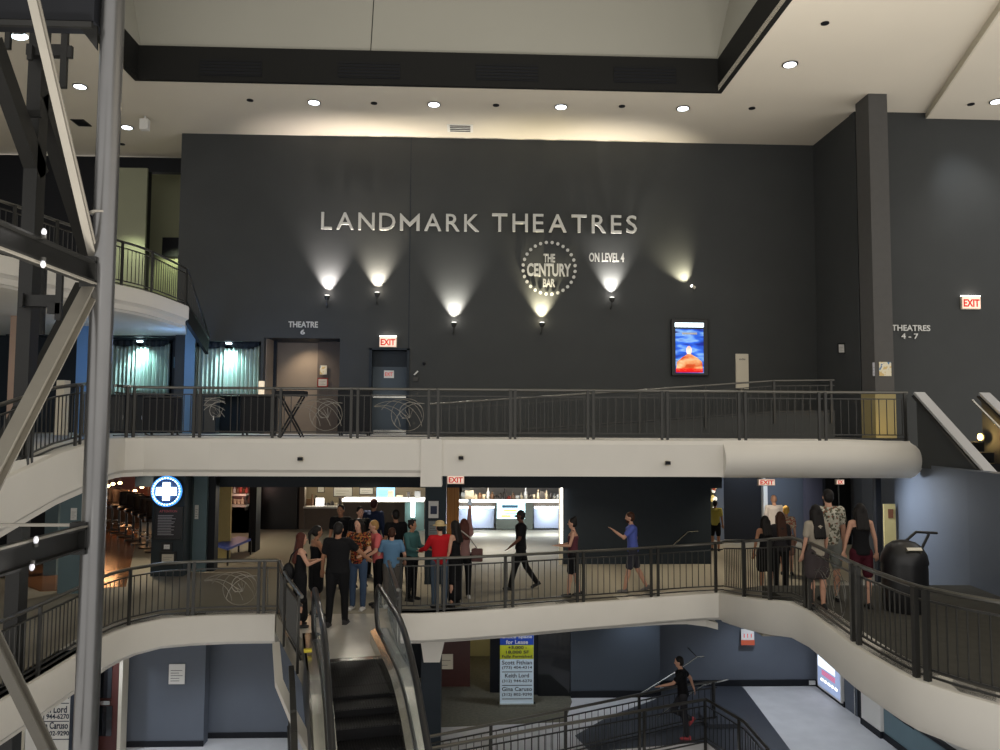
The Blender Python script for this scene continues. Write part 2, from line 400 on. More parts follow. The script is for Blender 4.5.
# exit door in its recess
x0_, x1_, z0_, z1_ = h_ex; zd = P(389, 367, y=YB+.3).z
struct('wall_back', MB().box(x0_-.05, x1_+.05, YB+.27, YB+.33, zd, z1_), M['navy'])
d = MB().box(x0_+.03, x1_-.03, YB+.26, YB+.31, Z3, zd); dr = struct('door_1', d, mat('exit_door_paint', (.075, .095, .115), .5), 'dark blue grey exit door under the lit exit sign')
m = MB(); pbox(m, 373, 395, 406, 398, YB+.24, .05); m.build('push_bar', M['chrome'], dr)
m = MB(); pbox(m, 373, 430, 406, 437, YB+.25, .01); m.build('kick_plate', M['chrome'], dr)
f_ = MB(); f_.box(x0_-.05, x0_+.03, YB-.03, YB+.3, Z3, z1_+.05); f_.box(x1_-.03, x1_+.05, YB-.03, YB+.3, Z3, z1_+.05); f_.box(x0_-.05, x1_+.05, YB-.03, YB+.3, z1_, z1_+.06)
f_.build('door_frame', M['navy'], dr)
# curtain alcoves
def curtain(px0, px1, ytop, ybot, Y, label):
    x0_, x1_, z0_, z1_ = rect(px0, ytop, px1, ybot, Y)
    t = thing('stage_curtain', label, 'curtain', ((x0_+x1_)/2, Y, z0_), 'pleated curtains lit from above')
    nx = 150; nz = 8; vs = []; fs = []; folds = 15
    for j in range(nz+1):
        for i in range(nx+1):
            u = i/nx; z = z0_+(z1_-z0_)*j/nz; amp = .075*(.5+.5*(1-j/nz))+.03
            if j == nz: z += .05*math.cos(u*6*PI)
            vs.append((x0_+(x1_-x0_)*u, Y+amp*math.sin(u*folds*2*PI)+.02*math.sin(u*37), z))
    for j in range(nz):
        for i in range(nx): k = j*(nx+1)+i; fs.append((k, k+1, k+nx+2, k+nx+1))
    mb = MB(); mb.add(vs, fs, True); o = mb.build('drape', M['curtain'], t)
    sd = o.modifiers.new('solid', 'SOLIDIFY'); sd.thickness = .012
    vs = []; fs = []
    for i in range(nx+1):
        u = i/nx; zz = z1_+.03-.10*abs(math.sin(u*PI*2))**1.0
        for dz in (.20, 0): vs.append((x0_+(x1_-x0_)*u, Y-.14+.02*math.sin(u*60), (z1_+.20) if dz else zz))
    for i in range(nx): fs.append((2*i, 2*i+2, 2*i+3, 2*i+1))
    mb = MB(); mb.add(vs, fs, True); o = mb.build('valance', M['navy'], t); sd = o.modifiers.new('solid', 'SOLIDIFY'); sd.thickness = .015
    MB().tube([(x0_, Y, z1_+.16), (x1_, Y, z1_+.16)], .02).build('curtain_rod', M['rail'], t)
    cx = (x0_+x1_)/2+.1
    lamp('SPOT', (cx, Y-.33, z1_+.03), 170, (.62, .95, 1), .03, (cx, Y+.02, z0_+.5), 110, .9)
    lf = MB().cyl((cx, Y-.33, z1_+.07), .09, .04); 
    fx = lf.build('recessed_lamp', M['lampwb']); tag(fx, 'cool recessed lamp above the '+('left' if px0 < 150 else 'right')+' pleated curtain', 'ceiling lamp', 'lamps above the curtains')
    fx.location = (cx, Y-.33, z1_+.06)
curtain(110, 170, 345, 396, 25.0, 'pale green pleated curtain in the left alcove beside the steel pole')
curtain(196, 260, 347, 396, 24.5, 'pale green pleated curtain in the alcove left of the theatre six doorway')
struct('wall_back', MB().box(h_cur[0]-.2, h_cur[1]+.2, 25.1, 25.2, Z3, h_cur[3]+.4), M['navy'])
struct('wall_back', MB().box(hA[0]-.4, hA[1]+.2, 25.5, 25.6, Z3, ZU-.3), M['navy'])
struct('ceiling', MB().box(hA[0]-.4, hA[1]+.2, 24.85, 25.6, hA[3]+.05, hA[3]+.2), M['navy'])
# cabinets below the curtains
def cabinet(px0, px1, py, Y, label, m):
    a, b, z0, z1 = rect(px0, py, px1, py+20, Y); t = thing('low_cabinet', label, 'cabinet', ((a+b)/2, Y, Z3), 'low cabinets below the curtains')
    MB().box(a, b, Y-.35, Y, Z3, z1).build('body', m, t, bevel=.01); MB().box(a-.02, b+.02, Y-.38, Y+.01, z1, z1+.03).build('top', M['rail'], t)
    n = max(2, int((b-a)/.5))
    for k in range(n):
        q0 = a+(b-a)*k/n+.02; q1 = a+(b-a)*(k+1)/n-.02
        dd = MB().box(q0, q1, Y-.37, Y-.35, Z3+.06, z1-.03).build('door', M['rail'], t); MB().box(q1-.05, q1-.03, Y-.39, Y-.37, Z3+.4, Z3+.52).build('handle', M['chrome'], dd)
cabinet(112, 168, 396, 24.5, 'low dark cabinet below the left curtain', M['navy'])
cabinet(196, 220, 396, 24.0, 'narrow dark cabinet at the foot of the right curtain', M['navy'])
# pieces on the far left of the upper level
a, b, z0, z1 = rect(76, 335, 92, 400, 22); struct('wall_back', MB().box(a, b, 22, 22.3, Z3, z1+.35), mat('pier_blue_light_tint', (.16, .32, .6), .6))  # the blue light falling on this pier is put into its colour
a, b, z0, z1 = rect(184, 326, 194, 438, YB-.02); struct('trim_11', MB().box(a, b, YB-.03, YB, Z3, z1), mat('wall_edge_blue_light_tint', (.16, .28, .42), .6))  # strip on the wall edge, coloured to stand in for blue light there
a, b, z0, z1 = rect(8, 350, 19, 402, 20); struct('column', MB().box(a, b, 20, 20.3, Z3, 6.3), mat('pink_column_paint', (.5, .36, .28), .6), 'pale pinkish column behind the steel tower at far left')
a, b, z0, z1 = rect(56, 380, 64, 402, 19); tag(MB().box(a, b, 19, 19.3, Z3, z1).build('info_board', M['cream'], bevel=.01), 'narrow cream board behind the left railing of the upper level', 'board')

# level four balcony at the left
L4 = resample([P(-60, 190, z=ZU+1.05), P(0, 200, z=ZU+1.05), P(57, 220, z=ZU+1.05), P(112, 238, z=ZU+1.05), P(150, 250, z=ZU+1.05), P(187, 268, z=ZU+1.05)], .4)
L4 = [Vector((p.x, p.y, ZU)) for p in L4]
struct('trim_12', MB().sweep(L4, [(0, 0), (.07, -.01), (.09, -.06), (.09, -.36), (.02, -.40), (-.1, -.6), (-.4, -.62), (-.4, 0)], 1, True), M['fascia'], 'pale curved fascia of the top balcony')
struct('floor_top', MB().prism([(-8.95, 25.2), (-8.95, 26)]+[(-22, 26), (-22, L4[0].y)]+[(p.x, p.y) for p in L4], ZU-.55, ZU-.02), M['fascia'])

# ---------------------------------------------------------------- middle level
L2L = resample([pin(-40, 722, 0), pin(0, 699, 0), pin(39, 676, 0), pin(81, 650, 0), pin(101, 637, 0), pin(130, 625, 0), pin(161, 618, 0), pin(192, 615.5, 0), pin(230, 614, 0), pin(276, 613.5, 0)], .35)
L2C = resample([pin(396, 613, 0), pin(420, 613, 0), pin(470, 610.5, 0), pin(520, 607, 0), pin(570, 603, 0), pin(620, 599.5, 0), pin(690, 594, .05), pin(722, 592.5, .18)], .35)
RZ = .72
L2R = resample([pin(722, 592.5, .18), pin(745, 597, .42), pin(770, 600, .62), pin(790, 601, RZ), pin(808, 609, RZ), pin(852, 641, RZ), pin(885, 661, RZ), pin(917, 678, RZ), pin(960, 692, RZ), pin(1000, 703, RZ), pin(1080, 722, RZ)], .3)
cornerL = L2L[-1]; cornerR = L2C[0]
# escalator frame
EO = pin(350.5, 661, 0); ea = math.radians(13.5)
EU = Vector((math.sin(ea), -math.cos(ea), 0)); EV = Vector((math.cos(ea), math.sin(ea), 0))
def ES(s, v, z): return EO+EU*s+EV*v+Vector((0, 0, z))
nl = ES(-.05, -.70, 0); nr = ES(-.05, .70, 0)
ring = [(-22, 30), (-22, L2L[0].y)]+[(p.x, p.y) for p in L2L]+[(nl.x, nl.y), (nr.x, nr.y)]+[(p.x, p.y) for p in L2C]+[(L2R[i].x, L2R[i].y) for i in range(0, 3)]+[(12, L2R[3].y), (12, 30)]
struct('floor_middle', MB().prism(ring, -.35, 0), M['carpet'])
plat = [(p.x, p.y) for p in L2R if p.z > .7]
y0p = max(p[1] for p in plat); first = plat[0]
struct('floor_middle', MB().prism([(first[0], first[1])]+plat[1:]+[(10, plat[-1][1]), (10, 14.6), (first[0], 14.6)], RZ-.4, RZ), mat('dark_carpet', (.06, .058, .05), .95, noise=.3, scale=5))
struct('floor_middle', MB().prism([(L2R[1].x, 17.4), (first[0], 14.6), (10, 14.6), (10, 17.4)], -.2, [.01, RZ, RZ, .01]), M['carpet'])
fq = [(0, 0), (.05, -.01), (.08, -.06), (.08, -.5), (.02, -.56), (-.35, -.60), (-.35, 0)]
for nm, pth in (('trim_13', L2L), ('trim_14', L2C)):
    struct(nm, MB().sweep(pth, fq, 1, True), M['fascia'])
fq2 = [(0, 0), (.05, -.01), (.08, -.06), (.08, -.50), (.0, -.60), (-.35, -.66), (-.35, 0)]
struct('trim_15', MB().sweep(L2R, fq2, 1, True), M['fascia'], 'long pale curving fascia of the right hand walkway')
# soffits of the middle level
sof = MB().prism([(-22, 19)]+[(-22, L2L[0].y)]+[(p.x-.0, p.y+.3) for p in L2L]+[(cornerL.x, 19)], -.62, -.5); struct('ceiling', sof, M['fascia'])
sof = MB().prism([(cornerR.x, 22)]+[(p.x, p.y+.3) for p in L2C]+[(L2C[-1].x, 18.3), (10.5, 18.3), (10.5, 22)], -.66, -.52); struct('ceiling', sof, M['fascia'])
# landing plate
pl = MB().prism([tuple((cornerL+Vector((.1, -.1, 0)))[:2]), tuple(ES(.0, -.40, 0)[:2]), tuple(ES(.0, .40, 0)[:2]), tuple((cornerR+Vector((-.35, -.1, 0)))[:2])], .001, .012)
struct('floor_middle', pl, M['plate'], 'pale metal landing plate at the head of the escalator')

# far walls of the middle level
HB = P(400, 487.5, y=20.5).z
xa = P(135, 480, y=20.5).x
struct('trim_16', MB().box(xa, P(722, 480, y=20.5).x, 20.5, 20.9, HB, 2.9), M['navy'], 'dark header over the middle level openings')
struct('ceiling', MB().box(-22, 12, BY+.4, 30, 2.75, 2.86), M['navy'])
def wallp(px0, px1, Y, th, m, zb=0, zt=2.75, name='wall_back'):
    a = P(px0, 520, y=Y).x; b = P(px1, 520, y=Y).x; return struct(name, MB().box(a, b, Y, Y+th, zb, zt), m)
wallp(60, 92, 17.5, .3, M['teal']); wallp(45, 58, 19.5, .3, M['teal']); wallp(-80, 45, 21, .3, M['black'])
SP = 19.4
wallp(152, 184, SP, .5, mat('sign_pillar', (.035, .045, .05), .5), name='column')
wallp(185, 191, 20.0, .2, M['teal']); wallp(193, 206.5, 20.0, .2, M['teal'], name='door_2'); wallp(206.5, 215, 20.1, .3, M['black'])
wallp(215, 230.5, 22.0, .1, M['gold'], name='door_3'); wallp(249, 256, 23, .5, M['black'])
wallp(256, 299, 28, .2, M['black']); wallp(299, 304, 27.9, .3, M['taupe'])
dk = wallp(262, 297, 27.9, .08, mat('black_door', (.008, .009, .012), .3), zt=2.2, name='door_4')
wallp(216, 256, 27.0, .1, M['taupe'], zt=1.0)
zc1 = P(325, 508, y=28).z; zc2 = P(380, 502, y=28).z
wallp(304, 343, 28, .3, M['taupe'], zt=zc1); wallp(343, 425, 28, .3, M['taupe'], zt=zc2)
wallp(225, 462, 29.6, .1, mat('servery_wall', (.30, .25, .18), .8)); 
wallp(425, 446, 18.4, .55, mat('poster_pillar', (.03, .045, .055), .5), zt=2.6, name='column')
wallp(446, 459, 20.6, .15, M['wood'], zt=HB)
wallp(563, 711, 21, .3, M['navy']); 
wallp(559, 563, 20.95, .1, M['cream'])
wallp(455, 566, 29.6, .2, mat('lit_back_wall', (.55, .55, .58), .7))
wallp(716, 724, 25.3, .2, M['wallb']); wallp(724, 764, 25.5, .2, M['black'], name='door_5'); wallp(764, 768, 25.3, .3, M['white'])
wallp(768, 806, 25.5, .2, M['wallb']); wallp(806, 826, 25.2, .2, mat('mauve_grey', (.13, .125, .16), .6)); wallp(826, 870, 24.4, .2, M['black'], name='door_6'); wallp(838.5, 840, 24.3, .05, M['chrome'])
wallp(868, 872, 24.2, .1, M['gold'], zt=1.6); wallp(870, 900, 24.6, .2, M['wallb'])
wallp(876.5, 882, 18.5, .15, M['black'], name='column')
wallp(700, 724, 28.5, .2, mat('yellow_far_room', (.5, .42, .2), .7))
# right wall, slanted
RW = [(10.5, 20.9), (10.15, 18.6), (9.35, 14.6), (8.7, 9.0), (8.3, 4)]
struct('wall_right', MB().prism(RW+[(p[0]+.3, p[1]) for p in RW[::-1]], 0, 2.85), M['wallb'])
struct('wall_right', MB().box(11.9, 12.1, 20.9, 30, 0, 2.85), M['wallb'])

# ---------------------------------------------------------------- lower level
B1 = [pin(400, 771, Z1), pin(440, 765, Z1), pin(706, 742, Z1), pin(742, 773, Z1), pin(768, 812, Z1), pin(800, 880, Z1)]
fl1 = [(-22, 26), (-22, 12), (-5.5, 12), (-2.6, 12.5)]+[(p.x, p.y) for p in B1]+[(B1[-1].x+.2, 4), (12, 4), (12, 26)]
struct('floor_lower', MB().prism(fl1, Z1-.3, Z1), M['floor1'])
da = P(745, 690, z=Z1); db = P(790, 750, z=Z1); dc = da.lerp(db, 2)
struct('floor_lower', MB().prism([(da.x, 21.7), (da.x, da.y), (dc.x, dc.y), (B1[3].x, dc.y), (B1[3].x, B1[3].y), (B1[2].x, B1[2].y), (P(590, 752, z=Z1).x, P(590, 752, z=Z1).y), (P(575, 736, z=Z1).x, P(575, 736, z=Z1).y), (P(610, 716, z=Z1).x, P(610, 716, z=Z1).y), (P(655, 700, z=Z1).x, P(655, 700, z=Z1).y), (P(665, 687, z=Z1).x, 21.7)], Z1+.001, Z1+.012), M['floord'])
struct('floor_lower', MB().prism([tuple(P(x_, y_, z=Z1))[:2] for x_, y_ in ((425, 728), (565, 722), (572, 702))]+[(P(572, 702, y=21.0).x, 24.6), (-1.5, 24.6)], Z1+.001, Z1+.01), mat('olive_carpet', (.15, .14, .105), .95, noise=.35, scale=14))
struct('floor_ground', MB().box(-12, 12, 0, 19, -7.2, -7), M['floord'])
def walll(px0, px1, Y, th, m, zb=Z1, zt=-.6, name='wall_back', py=680):
    a = P(px0, py, y=Y).x; b = P(px1, py, y=Y).x; return struct(name, MB().box(a, b, Y, Y+th, zb, zt), m)
walll(660, 900, 21.7, .2, M['wallb']); walll(571, 660, 20.9, .9, mat('slate_wall', (.07, .085, .105), .55)); walll(538, 571, 21.0, .1, M['darkglass'], zt=-.7)
gg = walll(530, 572, 21.1, .1, M['black'])
walll(490, 500, 21.3, .3, M['black']); walll(425, 470, 21.8, .2, M['redwood'])
walll(280, 425, 22.6, .2, M['navy']); walll(465, 520, 24.6, .1, mat('yellow_corridor', (.6, .55, .30), .7)); struct('wall_left', MB().box(P(470, 680, y=22).x-.1, P(470, 680, y=22).x, 21.9, 24.6, Z1, -.6), M['cream'])
walll(421, 441, 17.1, .5, M['navy'], name='column', zt=-.9); 
a = P(420, 640, y=16.9).x; b = P(446, 640, y=16.9).x; a2 = P(424, 660, y=16.9).x; b2 = P(440, 660, y=16.9).x; zt_, zb_ = P(430, 634, y=16.9).z, P(430, 661, y=16.9).z
struct('trim_17', MB().add([(a, 16.8, zt_), (b, 16.8, zt_), (b2, 16.8, zb_), (a2, 16.8, zb_), (a, 17.5, zt_), (b, 17.5, zt_), (b2, 17.5, zb_), (a2, 17.5, zb_)], [(0, 1, 2, 3), (4, 5, 6, 7), (0, 1, 5, 4), (2, 3, 7, 6), (1, 2, 6, 5), (0, 3, 7, 4)]), M['fascia'])
for nm, a0, a1, Yw in (('baseboard_back', 660, 818, 21.7), ('baseboard_back', 571, 661, 20.9)):
    walll(a0, a1, Yw-.03, .03, M['black'], zt=Z1+.17, name=nm)
walll(121, 205, 18.0, .3, M['wallb']); walll(203, 330, 18.45, .3, M['wallb'])
walll(121, 205, 17.97, .03, M['black'], zt=Z1+.12, name='baseboard_back'); walll(204, 330, 18.42, .03, M['black'], zt=Z1+.12, name='baseboard_back')
walll(119, 122.5, 17.6, .3, M['cream'], name='trim_18'); 
dd_ = walll(96, 119, 17.7, .1, M['redwood'], name='door_7', py=700); m = MB(); pbox(m, 98, 700, 111, 704, 17.66, .06); m.build('push_bar', M['chrome'], dd_)
m = MB(); pbox(m, 98, 660, 112, 698, 17.69, .01); m.build('pane', M['darkglass'], dd_); m = MB(); pbox(m, 98, 706, 112, 736, 17.69, .01); m.build('pane', M['darkglass'], dd_)
walll(70, 96, 17.4, .2, M['redwood'], name='wall_back'); walll(-60, 70, 16.9, .2, mat('lower_left_wall', (.05, .06, .075), .6)); walll(23, 26.5, 16.5, .1, M['cream'], name='trim_19')
# right side of the lower level
XS = 9.5
struct('wall_right', MB().box(XS, XS+.3, 19.4, 21.9, Z1, -.6), M['wallb'])
struct('wall_right', MB().box(XS+.15, XS+.35, 4, 19.4, Z1, -.6), M['teal'])
yq0 = P(845, 700, x=XS).y; yq1 = P(866, 700, x=XS).y
struct('door_8', MB().box(XS+.02, XS+.1, yq1, yq0, Z1, -.9), M['black'], 'dark doorway right of the lit screen on the lower level')
mm = MB(); mm.box(XS-.02, XS+.02, (yq0+yq1)/2-.02, (yq0+yq1)/2+.02, Z1, -.9); mm.build('door_jamb', M['chrome'], bpy.data.objects['door_8'])
yq2 = P(881, 710, x=XS-.1).y
struct('column', MB().box(XS-.12, XS+.3, yq2, yq1, Z1, -.6), M['fascia'], 'pale square column between dark doorway and teal partition')
struct('trim_20', MB().box(XS-.14, XS+.3, yq2-.02, yq1+.02, Z1, Z1+.15), M['black'])
ztp = P(882, 703, x=XS).z
struct('wall_right', MB().box(XS-.05, XS+.1, 6, yq2-.02, Z1, ztp), M['teal'], 'teal half height partition below the white walkway')
struct('trim_21', MB().box(XS-.1, XS+.12, 6, yq2-.02, ztp, ztp+.07), M['black'])
struct('wall_right', MB().box(XS, XS+.1, 6, yq2-.02, ztp+.07, -.6), M['white'])
struct('baseboard_right', MB().box(XS-.08, XS-.05, 6, yq2-.02, Z1, Z1+.14), M['black'])
struct('baseboard_right', MB().box(XS-.03, XS, yq0, 21.7, Z1, Z1+.14), M['black'])
# ================================================================ railings
def dist_at_px(path, px):
    best = None; d = 0
    for i in range(len(path)-1):
        n = max(8, int((path[i+1]-path[i]).length/.02))
        for k in range(n):
            q = path[i].lerp(path[i+1], k/n); v = q-Vector((0, 0, EYE)); s = 500+F*v.dot(RT)/v.dot(FW)
            if best is None or abs(s-px) < best[0]: best = (abs(s-px), d+(path[i+1]-path[i]).length*k/n)
        d += (path[i+1]-path[i]).length
    return best[1]
def inset(path, o):
    out = []
    for i, p in enumerate(path):
        t = path[min(i+1, len(path)-1)]-path[max(i-1, 0)]; t.z = 0; t.normalize(); out.append(p-Vector((t.y, -t.x, 0))*o)
    return out
def scroll(mb, p0, t, L, z0, z1, seed):
    rnd = random.Random(seed); H = z1-z0; up = Vector((0, 0, 1))
    def arc(cx, cz, r, a0, a1, r1=None):
        n = 22; pts = []
        for k in range(n+1):
            a = a0+(a1-a0)*k/n; rr = r+((r1 if r1 is not None else r)-r)*k/n
            x = cx+rr*math.cos(a); z = cz+rr*math.sin(a)
            if 0 <= x <= L and 0 <= z <= H: pts.append(p0+t*x+up*(z0+z))
            elif len(pts) > 1: break
            else: pts = []
        if len(pts) > 1: mb.tube(pts, .006, 4)
    c = L*.66
    arc(c, H*.48, H*.44, 0, 2*PI); arc(c, H*.48, H*.44, .4, 4.2, H*.1); arc(c-.15, H*.3, H*.6, .2, 2.6)
    arc(L*.35, 0, H*.85, .2, 2.9); arc(L*.18, -.05, H*.8, .3, 2.6); arc(L*.1, H*.1, H*.6, .1, 1.9); arc(L*.9, H*.1, H*.7, .8, 3)
    for k in range(5):
        a = 1.2+k*.5; q = p0+t*(c+.05)+up*(z0+H*.4); mb.tube([q, q+t*(H*.22*math.cos(a))+up*(H*.26*math.sin(a))], .005, 4)
def railing(name, label, path, posts, h=1.05, bal=.125, art=(), hr=.03, skip=(), drop=.18, midh=True, group=None, side=(.055, .04)):
    path = inset(path, .05); c = path[len(path)//2]
    t = thing(name, label, 'railing', c, group)
    up = Vector((0, 0, 1))
    MB().tube([p+up*h for p in path], hr, 8).build('handrail', M['handrail'], t)
    for zz, nm in ((h-.14, 'upper_rail'), (.13, 'lower_rail'), (.05, 'kerb_rail')):
        m = MB()
        m.sweep([p+up*zz for p in path], [(-.015, -.012), (.015, -.012), (.015, .012), (-.015, .012)], 1, False); m.build(nm, M['rail'], t)
    pm = None; L = plen(path)
    for d in posts:
        q, tg = along(path, d); tg.z = 0; tg.normalize(); n = Vector((tg.y, -tg.x, 0))
        m = MB().obox(q+up*((h-drop)/2)+n*.03, tg*side[0]/2, n*side[1]/2, up*(h+drop)/2); m.bar(q+up*(h-.02), q+n*.03+up*(h-.06), .03, .02)
        m.build('post', M['rail'], t)
    bm_ = MB().box(-.007, .007, -.007, .007, 0, 1).mesh('baluster', M['rail'])
    n = int(L/bal); k = 0
    for i in range(n):
        d = (i+.5)*bal
        if any(a0 <= d <= a1 for a0, a1 in list(art)+list(skip)): continue
        if any(abs(d-p) < .04 for p in posts): continue
        q, tg = along(path, d)
        o = bpy.data.objects.new('baluster', bm_); COL.objects.link(o); o.parent = t; o.location = q+up*.13-c; o.scale = (1, 1, h-.27); k += 1
        if k >= 99: break
    for i, (a0, a1) in enumerate(art):
        q, tg = along(path, a0); q1, _ = along(path, a1); tg = (q1-q).normalized(); m = MB(); scroll(m, q, tg, (q1-q).length, .13, h-.14, i)
        m.build('scroll_panel', M['light_steel'], t)
    return t
def pxs(path, lst): return [dist_at_px(path, x) for x in lst]
def spans(path, lst): return [(dist_at_px(path, a), dist_at_px(path, b)) for a, b in lst]
# upper bridge
xm_ = P(436, 430, y=BY).x
up1 = [p.copy() for p in L3L if p.x > -7.2 and p.y > 15.9]+[Vector((xm_, BY, Z3))]
railing('bridge_railing', 'black metal railing along the left half of the upper bridge, with wire scroll panels', up1, pxs(up1, [128, 135, 197, 203, 276, 283, 354, 361, 432]), art=spans(up1, [(205, 228), (296, 346), (376, 428)]), bal=.14)
up2 = [Vector((xm_+.02, BY, Z3)), Vector((XE-.02, BY, Z3))]
railing('bridge_railing', 'black railing along the right half of the upper bridge, ending at the silver cap', up2, pxs(up2, [438, 510, 515, 588, 594, 662, 668, 740, 746, 820, 827, 906]), bal=.17, hr=.032)
up0 = [p.copy() for p in L3L if p.y < 15.2]
railing('curved_railing', 'dark railing on the upper level, left of the big steel pole', up0, pxs(up0, [76, 81, 28, 32]), h=.98, bal=.12)
# middle level
railing('curved_railing', 'curved dark railing with scroll panel, left side of the middle level', L2L, pxs(L2L, [39, 80, 130, 191, 196, 262, 267]), h=1.0, art=spans(L2L, [(206, 262)]), bal=.125)
railing('curved_railing', 'dark railing in front of the crowd, from the escalator to the right hand bend', L2C, pxs(L2C, [400, 437, 443, 505, 512, 577, 583, 651, 658, 717]), h=1.03, bal=.135)
rr_ = railing('curved_railing', 'dark railing of the raised walkway, running to the lower right corner', L2R, pxs(L2R, [743, 769, 805, 809, 852, 858, 915, 925]), h=1.05, bal=.12, side=(.07, .06), art=spans(L2R, [(812, 848)]))
for ch in rr_.children:
    if ch.name.startswith('scroll'): ch.data.materials[0] = M['handrail']
# short returns beside the escalator
ret = [cornerL+Vector((0, 0, 0)), pin(284, 640, 0)+Vector((0, 0, 0)), pin(292, 668, 0)]
ret = [cornerL, cornerL+(nl-cornerL)*.5+Vector((-.1, 0, 0)), nl+Vector((-.1, 0, 0))]
railing('guard_railing', 'short dark guard railing left of the escalator head', ret, [.03, plen(ret)*.5, plen(ret)-.1], h=1.0, bal=.09)
ret = [nr+Vector((.06, .2, 0)), cornerR+Vector((-.1, -.05, 0))]
railing('guard_railing', 'short dark guard railing right of the escalator head', ret, [.03, plen(ret)-.05], h=1.0, bal=.2)
# lower level rails
A1 = [pin(438, 778, Z1), pin(560, 756, Z1), pin(640, 738, Z1), pin(700, 722, Z1), pin(718, 722, Z1)]
def zpath(pts, z, h): return [P(x, y, z=z+h)-Vector((0, 0, h)) for x, y in pts]
A1 = zpath([(400, 744), (438, 736), (560, 712), (680, 687), (718, 682)], Z1, .95)
railing('stair_railing', 'pale topped railing behind the running person on the lower level', A1, pxs(A1, [491, 566, 640, 715]), h=.95, bal=.17)
for o in bpy.data.objects:
    if o.name == 'handrail' : pass
B1r = zpath([(400, 756), (440, 748), (560, 726), (640, 712), (706, 700), (742, 722), (768, 752), (790, 785)], Z1, .97)
railing('stair_railing', 'dark railing in front of the running person, turning at the lower right', B1r, pxs(B1r, [491, 566, 640, 645, 706, 741, 768]), h=.97, bal=.15, hr=.035)
# level four rail
railing('balcony_railing', 'dark railing of the top balcony at the left', L4, pxs(L4, [12, 55, 121, 151, 187]), h=1.05, bal=.13)
# top balcony stair going down to the right
s0 = L4[-1]+Vector((0, 0, 1.05)); s1 = P(209, 336, y=23.7)
t = thing('stair_railing', 'dark sloping stair railing dropping from the top balcony along the big wall', 'railing', s1)
MB().tube([s0, s1], .03).build('handrail', M['rail'], t)
MB().tube([s0-Vector((0, 0, .9)), s1-Vector((0, 0, .1))], .025).build('lower_rail', M['rail'], t)
for k in range(14):
    q = s0.lerp(s1, (k+.5)/14); MB().bar(q, q-Vector((0, 0, .9-.8*(k+.5)/14)), .015, .015, (1, 0, 0)).build('baluster', M['rail'], t)
q0, q1 = s0-Vector((0, 0, .95)), s1-Vector((0, 0, .1))
MB().add([q0, q1, q1-Vector((0, 0, .45)), q0-Vector((0, 0, .45)), q0-Vector((.1, 0, 0)), q1-Vector((.1, 0, 0)), q1-Vector((.1, 0, .45)), q0-Vector((.1, 0, .45))], [(0, 1, 2, 3), (4, 5, 6, 7), (0, 1, 5, 4), (2, 3, 7, 6), (1, 2, 6, 5), (0, 3, 7, 4)]).build('stringer', M['band'], t)
# ramp railing on the upper level, behind the bridge
ra, rb_, rc = P(560, 396, y=20.6), P(640, 390, y=20.6), P(835, 380, y=20.6)
rmp = [P(430, 404, y=20.6), rb_, P(775, 380.5, y=20.6), rc]
rmp = [Vector((p.x, p.y, p.z-.95)) for p in rmp]
railing('ramp_railing', 'thin dark railing of the rising ramp behind the upper bridge', rmp, pxs(rmp, [520, 640, 706, 775, 832]), h=.95, bal=.2, hr=.025)
rm2 = [(rmp[0].x, 20.65), (rmp[1].x, 20.65), (rmp[2].x, 20.65), (rmp[3].x, 20.65), (rmp[3].x, 20.75), (rmp[2].x, 20.75), (rmp[1].x, 20.75), (rmp[0].x, 20.75)]
zz = [max(Z3+.01, p.z+.12) for p in rmp]
struct('trim_22', MB().prism(rm2, Z3-.01, [max(Z3+.02, p.z+.1) for p in rmp]+[max(Z3+.02, p.z+.1) for p in rmp[::-1]]), M['wall'], 'dark ramp side')

# ================================================================ escalator
t = thing('escalator', 'escalator with black steps and steel skirts rising to the middle level landing', 'escalator', EO)
SB = 1.25; SL = math.tan(math.radians(30))
def eh(s, k=0):
    d = s-SB-k
    if d <= 0: return 0
    r_ = 1.9
    return -SL*d*d/(2*r_) if d < r_ else -SL*(d-r_/2)
def epath(v, z, s0=-.9, s1=7.2, st=.2, k=0):
    n = int((s1-s0)/st); return [ES(s0+(s1-s0)*i/n, v, z+eh(s0+(s1-s0)*i/n, k)) for i in range(n+1)]
for i in range(17):
    s0_ = .0+.4*i; zt_ = eh(s0_+.2)
    m = MB(); 
    for j in range(1): m.add([ES(s0_, -.40, zt_), ES(s0_+.4, -.40, zt_), ES(s0_+.4, .40, zt_), ES(s0_, .40, zt_), ES(s0_, -.40, zt_-.22), ES(s0_+.4, -.40, zt_-.22), ES(s0_+.4, .40, zt_-.22), ES(s0_, .40, zt_-.22)], [(0, 1, 2, 3), (4, 5, 6, 7), (0, 1, 5, 4), (2, 3, 7, 6), (1, 2, 6, 5), (0, 3, 7, 4)])
    for j in range(22):
        v = -.38+.036*j; m.bar(ES(s0_+.01, v, zt_+.006), ES(s0_+.39, v, zt_+.006), .014, .012)
    m.build('step', M['step'], t)
